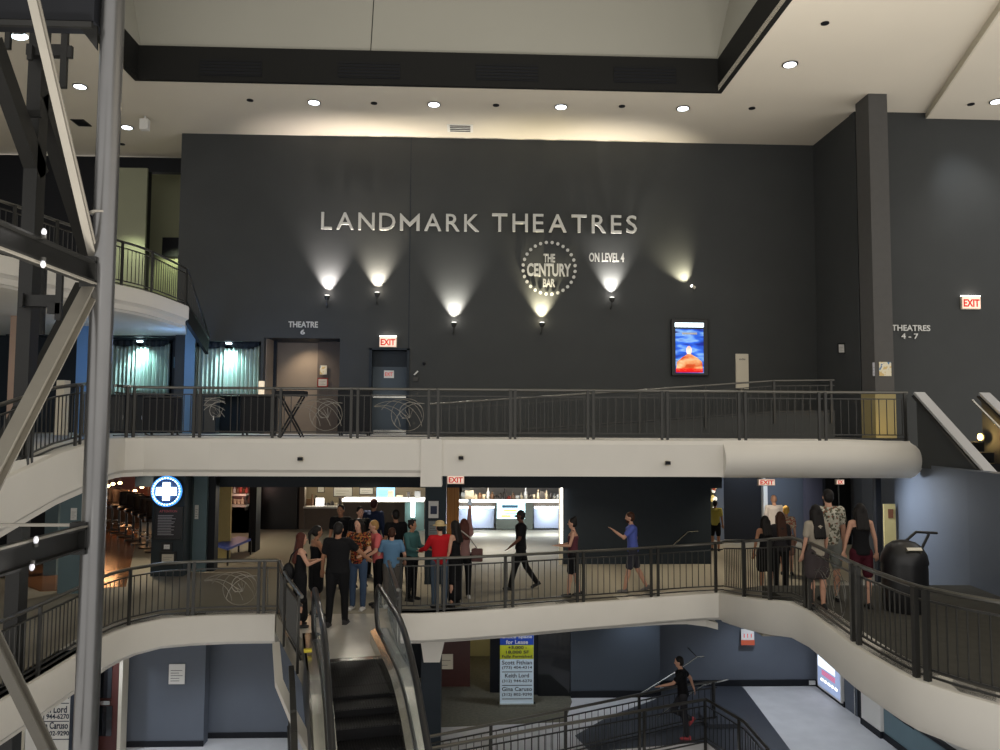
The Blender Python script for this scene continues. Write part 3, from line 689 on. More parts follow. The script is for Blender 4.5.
for sd, nm in ((-1, 'left'), (1, 'right')):
    # inner skirt + sloping deck
    m = MB(); pa = epath(sd*.41, .0); pb = epath(sd*.41, .20); pc = epath(sd*.49, .24); pd = epath(sd*.70, .24); pe = epath(sd*.70, -.55)
    n = len(pa); 
    m = MB(); m.add([ES(-.3, 0, 0)]*0+[q for i in range(n) for q in (pa[i]-Vector((0, 0, .25)), pb[i], pc[i])], [(3*i+k, 3*i+k+1, 3*i+k+4, 3*i+k+3) for i in range(n-1) for k in (0, 1)]); o = m.build('skirt', M['chrome'], t); sdm = o.modifiers.new('solid', 'SOLIDIFY'); sdm.thickness = .01
    m = MB(); m.add([q for i in range(n) for q in (pc[i]+EV*sd*.04, pd[i])], [(2*i, 2*i+1, 2*i+3, 2*i+2) for i in range(n-1)]); o = m.build('deck', M['chrome'], t); sdm = o.modifiers.new('solid', 'SOLIDIFY'); sdm.thickness = .03
    m = MB(); m.add([q for i in range(n) for q in (pd[i], pe[i])], [(2*i, 2*i+1, 2*i+3, 2*i+2) for i in range(n-1)]); o = m.build('outer_panel', M['rail'], t); sdm = o.modifiers.new('solid', 'SOLIDIFY'); sdm.thickness = .03
    # glass balustrade
    m = MB(); g0 = epath(sd*.52, .22, -.75); g1 = epath(sd*.52, .93, -.75); n = len(g0)
    m.add([q for i in range(n) for q in (g0[i], g1[i])], [(2*i, 2*i+1, 2*i+3, 2*i+2) for i in range(n-1)]); o = m.build('glass_panel', M['glass'], t); sdm = o.modifiers.new('solid', 'SOLIDIFY'); sdm.thickness = .012
    # handrail with newel loop
    hp = epath(sd*.52, .97, -.7); loop = [ES(-.7-.36*math.sin(a_), sd*.52, .97-.36+.36*math.cos(a_)) for a_ in [PI*k/10 for k in range(10, 0, -1)]]
    m = MB().tube([ES(-.3, sd*.52, .25)]+loop+hp, .042, 10); m.build('handrail', M['rubber'], t)
    m = MB(); cpath = epath(sd*.52, .23, -.75); m.tube(cpath, .02, 6); m.build('glass_channel', M['rail'], t)
MB().obox(ES(-.02, 0, .012), EU*.08, EV*.40, Vector((0, 0, .012))).build('comb_plate', M['chrome'], t)
# truss beside the escalator and its pale edge trim
tp = [ES(s_, -.88, eh(s_)-.1) for s_ in (-.2, .8, 2.15, 3, 5, 7)]
m = MB(); 
for i in range(len(tp)-1): m.bar(tp[i], tp[i+1], .08, .08, EV); m.bar(tp[i]-Vector((0, 0, .9)), tp[i+1]-Vector((0, 0, .9)), .08, .08, EV)
m.build('truss_chord', M['rail'], t)
for i in range(9):
    s_ = -.1+.85*i; q = ES(s_, -.88, eh(s_)-.1); q2 = ES(s_+.85, -.88, eh(s_+.85)-1.0); m = MB().bar(q, q-Vector((0, 0, .9)), .06, .06, EV); m.bar(q, q2, .05, .05, EV); m.build('truss_web', M['rail'], t)
tr = [P(276, 645, y=14.2), P(279, 683, y=12.6), P(293, 716, y=11.4), P(316, 760, y=10.2)]
m = MB()
for i in range(len(tr)-1): m.bar(tr[i], tr[i+1], .12, .10, EV)
struct('trim_23', m, M['fascia'], 'pale edge trim following the escalator on its left')
q = ES(.35, -.66, .30); MB().obox(q, EU*.05, EV*.06, Vector((0, 0, .02))).build('floor_marker', mat('yellow_marker', (.6, .5, .05), .5), t, bevel=.01)
# second escalator at the far right, seen as two silver caps
yA = BY-.05; XA = P(915, 393, y=yA).x; q0 = P(914, 393, y=yA)
yE = None
def resc(x, z0, y0, L=9):
    dz = -SL; return [Vector((x, y0, z0)), Vector((x-.05, y0-L, z0+dz*L))]
XA2 = P(997, 487, y=13.6)
pA = Vector((q0.x, q0.y, q0.z)); pB = P(1000, 490, x=q0.x-.05)
dirA = (pB-pA); dirA = dirA.normalized(); pB = pA+dirA*8
t = thing('escalator', 'upward escalator at the right edge with wide silver caps', 'escalator', (pA.x+.8, pA.y, Z3))
upn = Vector((0, -dirA.z, dirA.y)); upn = upn if upn.z > 0 else -upn
for k, xx in enumerate((0, 1.45)):
    o_ = Vector((xx, 0, 0))+(Vector((0, 0, 0)) if k == 0 else Vector((0, 0, 0)))
    MB().bar(pA+o_+Vector((.11, 0, 0)), pB+o_+Vector((.11, 0, 0)), .24, .06, (1, 0, 0)).build('cap', mat('silver_cap', (.42, .42, .42), .4, .3), t, bevel=.01)
    MB().bar(pA+o_-upn*.07+Vector((.0, 0, 0)), pB+o_-upn*.07, .05, .05, (1, 0, 0)).build('cap_moulding', M['rail'], t)
    MB().add([v+Vector((dx, 0, 0)) for dx in (.06, .16) for v in (pA+o_-upn*.05, pB+o_-upn*.05, pB+o_-Vector((0, 0, .35)), pA+o_+dirA*((pA.z-.35-2.78)/-dirA.z)-Vector((0, 0, .35)), Vector((pA.x, pA.y, 2.78))+o_)], [(0, 1, 2, 3, 4), (5, 6, 7, 8, 9)]+[(i_, (i_+1) % 5, 5+(i_+1) % 5, 5+i_) for i_ in range(5)]).build('side_panel', M['wall'], t)
rl = [pA+Vector((1.3, .0, -.15)), pB+Vector((1.3, 0, -.15))]
MB().tube(rl, .025).build('handrail', M['chrome'], t)
m = MB()
for k in range(22):
    q = pA+dirA*(.38*k); m.box(q.x+.2, q.x+1.3, q.y-.34, q.y, q.z-1.25, q.z-1.05)
m.build('step_band', M['step'], t)
MB().add([pA+Vector((.1, -.1, -1.5)), pB+Vector((.1, 0, -1.5)), pB+Vector((1.5, 0, -1.5)), pA+Vector((1.5, -.1, -1.5))], [(0, 1, 2, 3)]).build('underside', M['wall'], t)
ly = P(983, 437, x=pA.x+1.38); lt = thing('globe_lamp', 'glowing yellow round lamp inside the right hand escalator', 'lamp', ly)
MB().ell(ly-Vector((.06, 0, 0)), .045, .075, .075).build('globe', M['lampy'], lt); MB().cyl(ly-Vector((.03, 0, 0)), .09, .04, axis='x').build('rim', M['rail'], lt)
lamp('POINT', ly-Vector((.18, .05, 0)), 22, (1, .62, .2), .06)

# ================================================================ steel tower at the left
XT = -3.95
pt = lambda x, y: P(x, y, x=XT)
t = thing('steel_tower', 'open steel lift tower with a round silver pole and painted braces at the left edge', 'tower', (-5, 8, -7))
TY = 8.5
MB().tube([(XT+.03, TY, -7), (XT+.03, TY, 12.3)], .118, 24).build('pole', M['pole'], t)
zu0, zu1 = pt(95, 283).z, pt(95, 262).z; zl0, zl1 = P(90, 550, x=XT).z, P(90, 527, x=XT).z
u0, u1 = P(97, 262, y=TY-.1), P(97, 283, y=TY-.1); l0, l1 = P(90, 527, y=TY-.1), P(90, 549, y=TY-.1)
xs_ = XT-.06
zc_ = (u0.z+u1.z)/2; MB().ibeam((xs_, TY-.12, zc_), (xs_, 1.5, zc_), .16, u0.z-u1.z, (1, 0, 0), .02).build('upper_beam', M['steel'], t)
MB().bar((xs_+.07, TY-.12, u1.z-.012), (xs_+.07, 1.5, u1.z-.012), .03, .02, (1, 0, 0)).build('beam_edge', M['light_steel'], t)
zc_ = (l0.z+l1.z)/2; MB().ibeam((xs_, TY-.12, zc_), (xs_, 1.5, zc_), .16, l0.z-l1.z, (1, 0, 0), .02).build('lower_beam', M['steel'], t)
MB().bar((xs_+.07, TY-.12, l0.z+.012), (xs_+.07, 1.5, l0.z+.012), .03, .02, (1, 0, 0)).build('beam_edge', M['light_steel'], t)
def brace(a, b, w, h, m, xo=0, nm='brace'):
    pa, pb = P(*a, x=XT+xo), P(*b, x=XT+xo); MB().ibeam(pa, pb, w, h, (1, 0, 0), .015).build(nm, m, t)
brace((92, 287), (-30, 523), .13, .13, M['light_steel'], -.05)
brace((95, 262), (28, -25), .08, .075, M['light_steel'], -.05)
brace((-30, 590), (55, 765), .10, .10, M['light_steel'], -.05)
# rear frame
XR2 = -6.6
def rb(a, b, w, h, m=None, nm='rear_member', xo=0):
    pa, pb = P(*a, x=XR2+xo), P(*b, x=XR2+xo); MB().bar(pa, pb, w, h, (1, 0, 0)).build(nm, m or M['steel'], t)
yr = P(29, 300, x=XR2).y
MB().box(XR2-.1, XR2+.1, yr-.12, yr+.12, -7, 12.3).build('rear_post', M['steel'], t)
MB().box(XR2-.03, XR2+.03, yr+.34, yr+.42, 5.0, 6.3).build('rear_rod', M['steel'], t)
rb((84, 288), (-20, 500), .2, .26); rb((40, 95), (92, 262), .2, .26); rb((-10, 40), (38, 175), .2, .28)
for zy, zx0, zx1 in (((45, 57), 28, 70), ((295, 307), 20, 60), ((500, 508), 10, 20)):
    a = P(zx0, zy[0], y=yr-.2); b = P(zx1, zy[1], y=yr-.2); MB().box(a.x, b.x, yr-.25, yr-.13, b.z, a.z).build('bracket', M['steel'], t)
for (xa_, ya_, xb_, yb_) in ((62, 30, 66, 88), (7, 0, 10, 49), (57, 270, 61, 320), (26, 110, 41, 117), (20, 293, 23, 307), (28, 45, 32, 60), (68, 46, 72, 58), (48, 303, 60, 314)):
    a = P(xa_, ya_, y=yr-.3); b = P(xb_, yb_, y=yr-.3); MB().box(a.x, b.x, yr-.32, yr-.26, b.z, a.z).build('guide_rail', M['steel'], t)
a = P(50, 22, y=TY-.1); MB().box(-9, XT-.1, TY-.15, TY+.15, a.z, a.z+.6).build('head_beam', M['black'], t)
a = P(50, 25, y=TY-.1); MB().box(-9, XT-.1, TY-.2, TY-.15, a.z-.06, a.z).build('head_flange', M['steel'], t)
g0, g1, g2 = P(77, 24, y=TY-.05), P(97, 24, y=TY-.05), P(97, 50, y=TY-.05)
MB().add([g0, g1, g2, g0+Vector((0, .03, 0)), g1+Vector((0, .03, 0)), g2+Vector((0, .03, 0))], [(0, 1, 2), (3, 4, 5), (0, 1, 4, 3), (1, 2, 5, 4), (0, 2, 5, 3)]).build('gusset', M['steel'], t)
a = P(85, 526, y=TY+.05); MB().box(-9, XT-.08, TY+.0, TY+.04, a.z, a.z+.03).build('cross_rail', M['light_steel'], t)
a = P(85, 597, y=TY+2); 
MB().cyl((XT, TY, P(110, 215, y=TY).z), .129, .02, 24).build('collar', M['light_steel'], t)
MB().box(XT-.14, XT+.02, TY-.16, TY-.02, u1.z-.05, u0.z+.05).build('node_plate', M['steel'], t)
MB().box(XT-.14, XT+.02, TY-.16, TY-.02, l1.z-.05, l0.z+.05).build('node_plate', M['steel'], t)
for i, (px, py) in enumerate(((44, 232), (43, 264), (36, 540), (32, 567))):
    q = P(px, py, x=XT+.08)
    o = thing('bulkhead_lamp', ('small round lamp on top of the upper tower beam', 'small round lamp hanging under the upper tower beam', 'small round lamp on top of the lower tower beam', 'small round lamp hanging under the lower tower beam')[i], 'lamp', q, 'small lamps on the steel tower')
    MB().ell(q, .02, .03, .036, 12, 8).build('globe', mat('globe_glass_%d' % i, (.7, .7, .75), .15, emit=.25, ecol=(.9, .92, 1)), o)
    MB().cyl(q+Vector((0, 0, -.06 if i % 2 == 0 else .03)), .025, .03).build('lamp_base', M['rail'], o)
    if i < 4: lamp('POINT', q+Vector((.12, 0, 0)), .5, (1, .95, .9), .03)
# ================================================================ wall sign and lettering
def letter_sign(name, label, words_, Y, depth, m, off, stand=0):
    t = None
    for s, x0, y0, x1, y1 in words_:
        a, b, c, e = rect(x0, y0, x1, y1, Y)
        if t is None: t = thing(name, label, 'sign', (a, Y, c))
        ws = []
        for ch in s:
            if ch == ' ': ws.append(None); continue
            vs, fs = glyph(ch, off); ws.append((max(v.x for v in vs)-min(v.x for v in vs)))
        H0 = max(v.y for v in glyph('H', off)[0])-min(v.y for v in glyph('H', off)[0]); H = e-c; sc = H/H0
        tot = sum(w_ for w_ in ws if w_)*sc; gaps = len(s)-1; gap = ((b-a)-tot*1.0)/max(1, gaps)
        fx = 1.0
        if gap < .02*H: fx = .85; gap = ((b-a)-tot*fx)/max(1, gaps)
        x = a
        for ch, w_ in zip(s, ws):
            if w_ is None: x += gap; continue
            W = w_*sc*fx; mb = MB(); text(mb, ch, (x, Y-stand, c), (1, 0, 0), (0, 0, 1), W, H, depth, off); mb.build('letter', m, t); x += W+gap
    return t
letter_sign('cinema_name_sign', 'large raised metal capitals spelling the cinema name across the big dark wall', [('LANDMARK', 322, 214.3, 479, 231.3), ('THEATRES', 492, 215.5, 636, 233.3)], YB, .06, M['letter'], .004, .08)
c0 = P(549, 268.5, y=YB); R = (P(576, 268, y=YB).x-P(522, 268, y=YB).x)/2*.965
ring_t = thing('round_bar_sign', 'round wall sign with a ring of small discs around THE CENTURY BAR', 'sign', c0)
for k in range(28):
    a = 2*PI*(k+.5)/28; MB().cyl((c0.x+R*math.cos(a), YB-.06, c0.z+R*math.sin(a)), .05, .03, 14, 'y').build('disc', M['letter'], ring_t)
for s, x0, y0, x1, y1 in (('THE', 543.5, 254, 555, 262.5), ('CENTURY', 527, 263.5, 571, 276.5), ('BAR', 543, 279, 555, 287)):
    m = MB(); ptext(m, s, x0, y0, x1, y1, YB-.09, .03, .03); m.build('lettering', M['letter'], ring_t)
m = MB(); ptext(m, 'ON LEVEL 4', 589, 253, 624, 262, YB-.09, .03, .02); tag(m.build('level_sign', M['letter']), 'small raised letters reading ON LEVEL 4 right of the round bar sign', 'sign')
m = MB(); ptext(m, 'THEATRE', 288.5, 321.5, 318, 327.5, YB-.03, .02, .02); ptext(m, '6', 300.5, 329.5, 305, 334.5, YB-.03, .02, .02); tag(m.build('theatre_sign', M['letter']), 'small letters THEATRE 6 above the left doorway', 'sign')
m = MB(); ptext(m, 'THEATRES', 891.5, 325, 930, 331, 21.28, .02, .02); ptext(m, '4 - 7', 901, 333.5, 918, 339, 21.28, .02, .02); tag(m.build('theatre_sign', M['letter']), 'small letters THEATRES 4 - 7 on the right wall beside the square column', 'sign')
# ---------------------------------------------------------------- sconces
sc = [(327, 299), (377, 296), (454, 326), (542, 326), (612, 301)]
for i, (px, py) in enumerate(sc):
    q = P(px, py, y=YB-.2); t = thing('wall_uplight', ('leftmost small black uplight on the big wall', 'second small black uplight from the left on the big wall', 'middle small black uplight on the big wall, left of the round sign', 'small black uplight directly below the round bar sign', 'small black uplight below the ON LEVEL 4 letters')[i], 'wall lamp', q, 'uplights on the big wall')
    MB().lathe(q, [(.035, -.04), (.05, -.02), (.085, .04), (.09, .10)], 16).build('cup', M['rail'], t)
    MB().tube([q+Vector((0, 0, -.03)), q+Vector((-.01, .06, -.2)), q+Vector((-.02, .19, -.22))], .02, 8).build('arm', M['rail'], t)
    MB().cyl(q+Vector((0, 0, .085)), .07, .03, 16).build('lens', M['lampw'], t)
    col = [(1, .9, .85), (1, .88, .72), (1, .93, .82), (1, .88, .60), (1, .93, .85)][i]
    lamp('SPOT', q+Vector((0, 0, .14)), 900, col, .03, q+Vector((0, .42, 1.9)), 74, 1.0)
    lamp('POINT', q+Vector((0, .04, .17)), 3.0, col, .03)
q = P(692, 286, y=YB-.25); t = thing('wall_spotlight', 'small tilted spotlight on the wall right of the letters', 'wall lamp', q)
MB().tube([q+Vector((.1, 0, -.06)), q], .045, 12).build('housing', M['cream'], t); MB().ell(q, .045, .045, .045).build('lens', M['lampw'], t); MB().tube([q+Vector((.1, 0, -.06)), q+Vector((.12, .24, -.08))], .015).build('arm', M['rail'], t)
lamp('SPOT', q+Vector((-.06, 0, .05)), 350, (1, .9, .62), .03, q+Vector((-.35, .3, .75)), 80, 1.0); lamp('POINT', q+Vector((-.05, .05, .1)), .6, (1, .9, .65), .03)
# ---------------------------------------------------------------- exit signs
def exit_sign(px0, py0, px1, py1, Y, label, lit=True, s='EXIT'):
    a, b, c, e = rect(px0, py0, px1, py1, Y); t = thing('exit_sign', label, 'exit sign', ((a+b)/2, Y, c))
    MB().box(a, b, Y-.08, Y, c, e).build('housing', M['cream'], t, bevel=.008)
    MB().box(a+.02, b-.02, Y-.09, Y-.078, c+.02, e-.02).build('face', M['exitface'], t)
    m = MB(); h = e-c; text(m, s, (a+.045, Y-.091, c+h*.18), (1, 0, 0), (0, 0, 1), (b-a)-.09, h*.60, .006, .03); m.build('lettering', M['redlet'], t)
    if Y == 18.5: MB().box((a+b)/2-.012, (a+b)/2+.012, Y-.05, Y-.03, e, 2.75).build('hanger', M['rail'], t)
    if lit:
        MB().box(a+.01, b-.01, Y-.085, Y-.01, e, e+.03).build('lamp_strip', M['lampw'], t); lamp('POINT', ((a+b)/2, Y-.15, e+.1), .8, (1, .85, .7), .05)
    return t
exit_sign(379.5, 337, 397, 347.5, YB, 'lit EXIT sign on the big wall above the exit door')
exit_sign(960, 297, 979, 309.5, 21.3, 'lit EXIT sign high on the right wall')
exit_sign(447, 475, 464.5, 484, 20.5, 'lit EXIT sign above the orange wood panel on the middle level', False)
exit_sign(757, 478.5, 774, 485.5, 18.5, 'lit EXIT sign above the black doors at the right of the middle level', False)
exit_sign(834.5, 479, 843, 484.5, 18.5, 'narrow lit EXIT sign above the patterned shirt person', False, 'EX')
# small printed exit notice on the door
def sheet(name, label, cat, px0, py0, px1, py1, Y, m, lines=(), group=None, frame=None, inkm=None, d=.02, bars=0):
    a, b, c, e = rect(px0, py0, px1, py1, Y); t = thing(name, label, cat, ((a+b)/2, Y, c), group)
    if frame:
        fr = .035*(frame if isinstance(frame, (int, float)) else 1)
        q = MB(); q.box(a-fr, b+fr, Y-d, Y, c-fr, c); q.box(a-fr, b+fr, Y-d, Y, e, e+fr); q.box(a-fr, a, Y-d, Y, c, e); q.box(b, b+fr, Y-d, Y, c, e); q.build('frame', M['frame'], t)
    MB().box(a, b, Y-d*.7, Y, c, e).build('sheet', m, t)
    for (s, fx0, fz0, fx1, fz1) in lines:
        q = MB(); text(q, s, (a+(b-a)*fx0, Y-d*.72, c+(e-c)*fz0), (1, 0, 0), (0, 0, 1), (b-a)*(fx1-fx0), (e-c)*(fz1-fz0), .003, .01); q.build('lettering', inkm or M['frame'], t)
    if bars:
        q = MB()
        for k in range(bars):
            zz = e-(e-c)*(.25+.65*(k+.5)/bars); r_ = random.Random(k); q.box(a+(b-a)*.12, a+(b-a)*(.6+.28*r_.random()), Y-d*.72-.002, Y-d*.7, zz-(e-c)*.012, zz+(e-c)*.012)
        q.build('text_lines', inkm or M['frame'], t)
    return t
sheet('exit_notice', 'small white EXIT notice on the exit door', 'notice', 384, 370.5, 394, 378, YB+.25, M['white'], [('EXIT', .12, .25, .88, .75)], inkm=M['redlet'])
pic = mat_ramp('notice_print', 'noise', 7, [(0, (.6, .45, .2)), (.45, (.7, .65, .5)), (.6, (.1, .2, .35))], .6)
sheet('framed_notice', 'small colourful notice above the red framed one in the theatre six doorway', 'notice', 320, 365.5, 327, 374.5, 25.15, pic)
sheet('framed_notice', 'small notice in a red frame in the theatre six doorway', 'notice', 318.5, 379, 327, 386, 25.15, M['cream'], frame=1, bars=3).children[0].data.materials[0] = mat('red_frame', (.25, .02, .01), .5)
sheet('framed_notice', 'small black framed notice on the right part of the back wall', 'notice', 838.5, 344.5, 844, 352.5, 22.2, M['white'], frame=1, bars=3)
sheet('framed_notice', 'narrow grey notice at the left edge of the column face', 'notice', 872.5, 362.5, 874.5, 376, 20.1, mat('grey_print', (.35, .35, .38), .6), bars=3)
sheet('framed_notice', 'small blue and cream picture notice on the column face', 'notice', 879, 362, 891, 376, 20.1, pic)
sheet('info_board', 'plain upright cream board on the wall right of the movie screen', 'board', 735.5, 354, 748, 389, YB, M['cream'], [('ode', .25, .82, .75, .88)], d=.08)
a, b, c, e = rect(417, 355, 424, 380, YB)
t = thing('door_phone', 'small black wall phone and card reader right of the exit door', 'phone', (a, YB, c))
m = MB(); pbox(m, 413, 377, 418, 381, YB, .06); m.build('base', M['rail'], t); m = MB(); m.bar(P(414, 375, y=YB-.05), P(418, 371, y=YB-.05), .04, .04); m.build('handset', M['letter'], t)
m = MB(); m.ell(P(424, 363.5, y=YB-.03), .05, .04, .05); m.build('sensor', M['black'], t)
# movie display
a, b, c, e = rect(670.5, 319.5, 707, 376, YB); t = thing('movie_display', 'tall glowing screen with a blue poster of a person in orange on the big wall', 'screen', ((a+b)/2, YB, c))
MB().box(a, b, YB-.14, YB-.01, c, e).build('housing', M['frame'], t, bevel=.02)
blue = mat_ramp('poster_blue', 'noise', 2.2, [(0, (.0, .0, .05)), (.4, (.005, .02, .30)), (.52, (.03, .15, .75)), (.6, (.25, .5, .95)), (.7, (.02, .02, .22))], .3, emit=.55, stretch=(.6, 1, 2), const=False)
m = MB(); pbox(m, 675.5, 329, 703.5, 373, YB-.14, .01); m.build('poster', blue, t)
m = MB(); pbox(m, 675, 323, 703.5, 327, YB-.14, .012); m.build('title_strip', M['lampwb'], t)
m = MB(); pbox(m, 682, 332.5, 697, 334.5, YB-.15, .004); m.build('title_line', M['white'], t)
org = mat_ramp('poster_orange', 'noise', 1.6, [(0, (.35, .02, .01)), (.42, (.75, .10, .02)), (.55, (.95, .42, .16)), (.7, (1, .7, .4))], .5, emit=.5, stretch=(1.5, 1, 3), const=False); skn = mat_ramp('poster_skin', 'noise', 3, [(0, (.25, .08, .05)), (.45, (.8, .5, .35)), (.6, (1, .85, .7))], .5, emit=.9, const=False); redp = mat('poster_red', (.6, .01, .02), .5, emit=.7)
yy = YB-.152; pc_ = lambda x, y: P(x, y, y=yy)
m = MB(); m.add([pc_(x, y) for x, y in ((676, 371), (677, 362), (682, 357.5), (687.5, 354), (690.5, 354), (697, 357.5), (702, 362), (703, 371))]+[pc_(x, y)-Vector((0, .004, 0)) for x, y in ((676, 371), (677, 362), (682, 357.5), (687.5, 354), (690.5, 354), (697, 357.5), (702, 362), (703, 371))], [tuple(range(8)), tuple(range(8, 16))]); m.build('poster_figure', org, t)
m = MB(); m.ell(pc_(689, 350.5), .085, .006, .14); m.build('poster_head', skn, t)
m = MB(); pbox(m, 676, 368.5, 703, 372.5, yy, .004); m.build('poster_caption', redp, t)
lamp('POINT', ((a+b)/2, YB-.5, (c+e)/2), 2.5, (.4, .5, 1), .2)

# ---------------------------------------------------------------- ceiling fittings
dl = [(80, 86), (127, 127), (314, 102), (434, 104), (561, 106.5), (683, 108), (790, 64), (997, 101)]
nm_ = ['left of the silver pole', 'just right of the silver pole', 'above the letters L and A', 'above the end of the first word', 'above the middle of the second word', 'above the end of the second word', 'right of the dark ceiling band', 'at the right edge']
cool = [0, 0, 1, 1, 1, 1, 1, 1]
for i, (px, py) in enumerate(dl):
    zc = ZC if i < 7 else ZC-.16
    q = P(px, py, z=zc); t = thing('recessed_downlight', 'small round lit ceiling light '+nm_[i], 'ceiling lamp', q-Vector((0, 0, .02)), 'recessed downlights')
    MB().lathe(q-Vector((0, 0, .02)), [(.19, 0), (.15, .0), (.15, .02), (.19, .02)], 20).build('rim', M['white'], t)
    MB().cyl(q-Vector((0, 0, .03)), .145, .02, 20).build('lens', M['lampc'], t)
    lamp('SPOT', q-Vector((0, 0, .08)), 160, (1, .95, .88), .1, q-Vector((0, 0, 5)), 100, .8)
q = P(20, 35, y=9.5); t = thing('spotlight', 'bright cool spotlight at the top left behind the tower', 'ceiling lamp', q); MB().lathe(q, [(.05, .1), (.07, .0), (.07, -.02)], 14).build('shade', M['rail'], t); MB().ell(q-Vector((0, 0, .02)), .10, .05, .04).build('lens', M['lampwb'], t)
for i, (px, py) in enumerate([(250, 100), (374, 103), (496, 105), (622, 106), (752, 108), (825, 23), (971, 104), (122, 144)]):
    zc = ZC if px != 971 else ZC-.16
    o = MB().lathe(P(px, py, z=zc)-Vector((0, 0, .02)), [(.09, .02), (.09, .0), (.05, .0)], 16).build('unlit_ceiling_fitting', M['black'])
    tag(o, 'small black unlit ceiling opening '+['left of the first word', 'above the letter M of the first word', 'between the two words', 'above the last letters', 'right of the words', 'near the top right', 'right of the square column', 'at the left near the silver pole'][i], 'ceiling fitting', 'small black ceiling openings')
def cvent(px0, py0, px1, py1, label, dark):
    a = P(px0, py0, z=ZC); b = P(px1, py1, z=ZC); t = thing('ceiling_vent', label, 'vent', ((a.x+b.x)/2, (a.y+b.y)/2, ZC-.03))
    x0, x1 = sorted((a.x, b.x)); y0, y1 = sorted((a.y, b.y))
    MB().box(x0, x1, y0, y1, ZC-.02, ZC).build('frame', M['white'] if not dark else M['steel'], t)
    for k in range(4):
        yy = y0+(y1-y0)*(k+.6)/4.4; MB().box(x0+.08, x1-.08, yy-.03, yy+.03, ZC-.03, ZC-.02).build('slot', M['black'] if dark or k % 1 == 0 else M['steel'], t)
cvent(447, 124, 473, 132, 'white square ceiling vent above the first word', False); cvent(70, 119, 92, 126, 'dark ceiling vent left of the silver pole', True)
q = P(145, 116, z=ZC); t = thing('ceiling_projector', 'small white box hanging from the ceiling at the left', 'sensor', q); MB().box(q.x-.12, q.x+.12, q.y-.1, q.y+.1, q.z-.42, q.z-.1).build('body', M['white'], t, bevel=.02); MB().cyl(q-Vector((0, 0, .12)), .03, .12).build('stem', M['white'], t)
for i, (px, py) in enumerate([(301, 459), (461, 458), (667, 463)]):
    q = P(px, py, y=BY-.1); t = thing('fascia_lamp', 'small black fitting on the white bridge front '+['left of centre', 'near the white block', 'right of centre'][i], 'lamp', q, 'small fittings on the bridge front')
    MB().cyl(q, .06, -.05, 14, 'y').build('base', M['cream'], t); MB().box(q.x-.05, q.x+.05, q.y-.12, q.y-.03, q.z-.03, q.z+.04).build('hood', M['black'], t)

# ---------------------------------------------------------------- middle level fittings
YP = 19.38
q = P(168, 491, y=YP); Rr = P(183, 491, y=YP).x-q.x
t = thing('round_plus_sign', 'round glowing blue sign with a white plus and a ring of white bulbs', 'sign', q)
MB().cyl((q.x, YP, q.z), Rr*1.05, -.08, 36, 'y').build('disc', mat('sign_disc_blue', (.01, .04, .12), .4), t)
m = MB(); m.tube([(q.x+Rr*.93*math.cos(a*PI/18), YP-.085, q.z+Rr*.93*math.sin(a*PI/18)) for a in range(36)], .04, 6, closed=True); m.build('blue_ring', M['lampb'], t)
for k in range(30):
    a = 2*PI*k/30; MB().ell((q.x+Rr*.9*math.cos(a), YP-.11, q.z+Rr*.9*math.sin(a)), .02, .02, .02, 8, 6).build('bulb', M['lampwb'], t)
w_ = Rr*.22; l_ = Rr*.66
m = MB(); o = Vector((q.x, YP-.09, q.z)); pts = [(-w_, l_*.9), (w_, l_*.9), (w_, w_*1.2), (l_, w_*1.2), (l_, -w_*1.2), (w_, -w_*1.2), (w_, -l_*.9), (-w_, -l_*.9), (-w_, -w_*1.2), (-l_, -w_*1.2), (-l_, w_*1.2), (-w_, w_*1.2)]
m.add([o+Vector((x, 0, z)) for x, z in pts]+[o+Vector((x, -.04, z)) for x, z in pts], [tuple(range(12))[::-1], tuple(range(12, 24))]+[(i, (i+1) % 12, 12+(i+1) % 12, 12+i) for i in range(12)]); m.build('plus', M['lampwb'], t)
lamp('POINT', (q.x, YP-.5, q.z), 3, (.45, .65, 1), .2)
bb = mat('board_black', (.015, .012, .014), .4); grey = mat('board_ink', (.35, .33, .33), .6)
t = sheet('notice_board', 'black notice board headed ATTENTION below the round blue sign', 'notice board', 156, 508, 181, 538, YP, bb, [('ATTENTION', .15, .86, .85, .94)], frame=1, inkm=mat('board_red', (.55, .12, .12), .5), d=.05)
m = MB(); a, b, c, e = rect(156, 508, 181, 538, YP)
for k in range(13): m.box(a+(b-a)*.1, a+(b-a)*(.62+.28*random.random()), YP-.045, YP-.036, e-(e-c)*(.24+.053*k)-.012, e-(e-c)*(.24+.053*k)+.004)
m.build('text_lines', grey, t)
sheet('framed_notice', 'tiny white framed card between the notice board and the lower frame', 'notice', 164, 544.5, 170, 549, YP, M['white'], frame=1.6, bars=2)
sheet('framed_notice', 'black framed cream certificate lowest on the sign pillar', 'notice', 162, 554, 174, 563, YP, M['cream'], frame=1.6, bars=3)
t = sheet('poster', 'white notice upper on the pillar between the two counters', 'notice', 428.5, 501, 438.5, 518, 18.38, M['white'], frame=.4, bars=0)
m = MB(); pbox(m, 430.5, 506, 437, 514, 18.36, .01); m.build('picture', mat('navy_print', (.05, .06, .10), .5), t)
sheet('poster', 'grey notice lower on the pillar between the two counters', 'notice', 428.5, 521, 438.5, 535.5, 18.38, mat('grey_paper', (.25, .27, .27), .6), frame=.4, bars=4)
sheet('paper_notice', 'small white paper on the teal wall left of the steel pole', 'notice', 71, 508, 77, 520, 17.48, M['white'], bars=4)
sheet('paper_notice', 'small white paper on the pale blue panel right of the sign pillar', 'notice', 195, 505, 198.5, 519, 19.98, M['white'], bars=4)
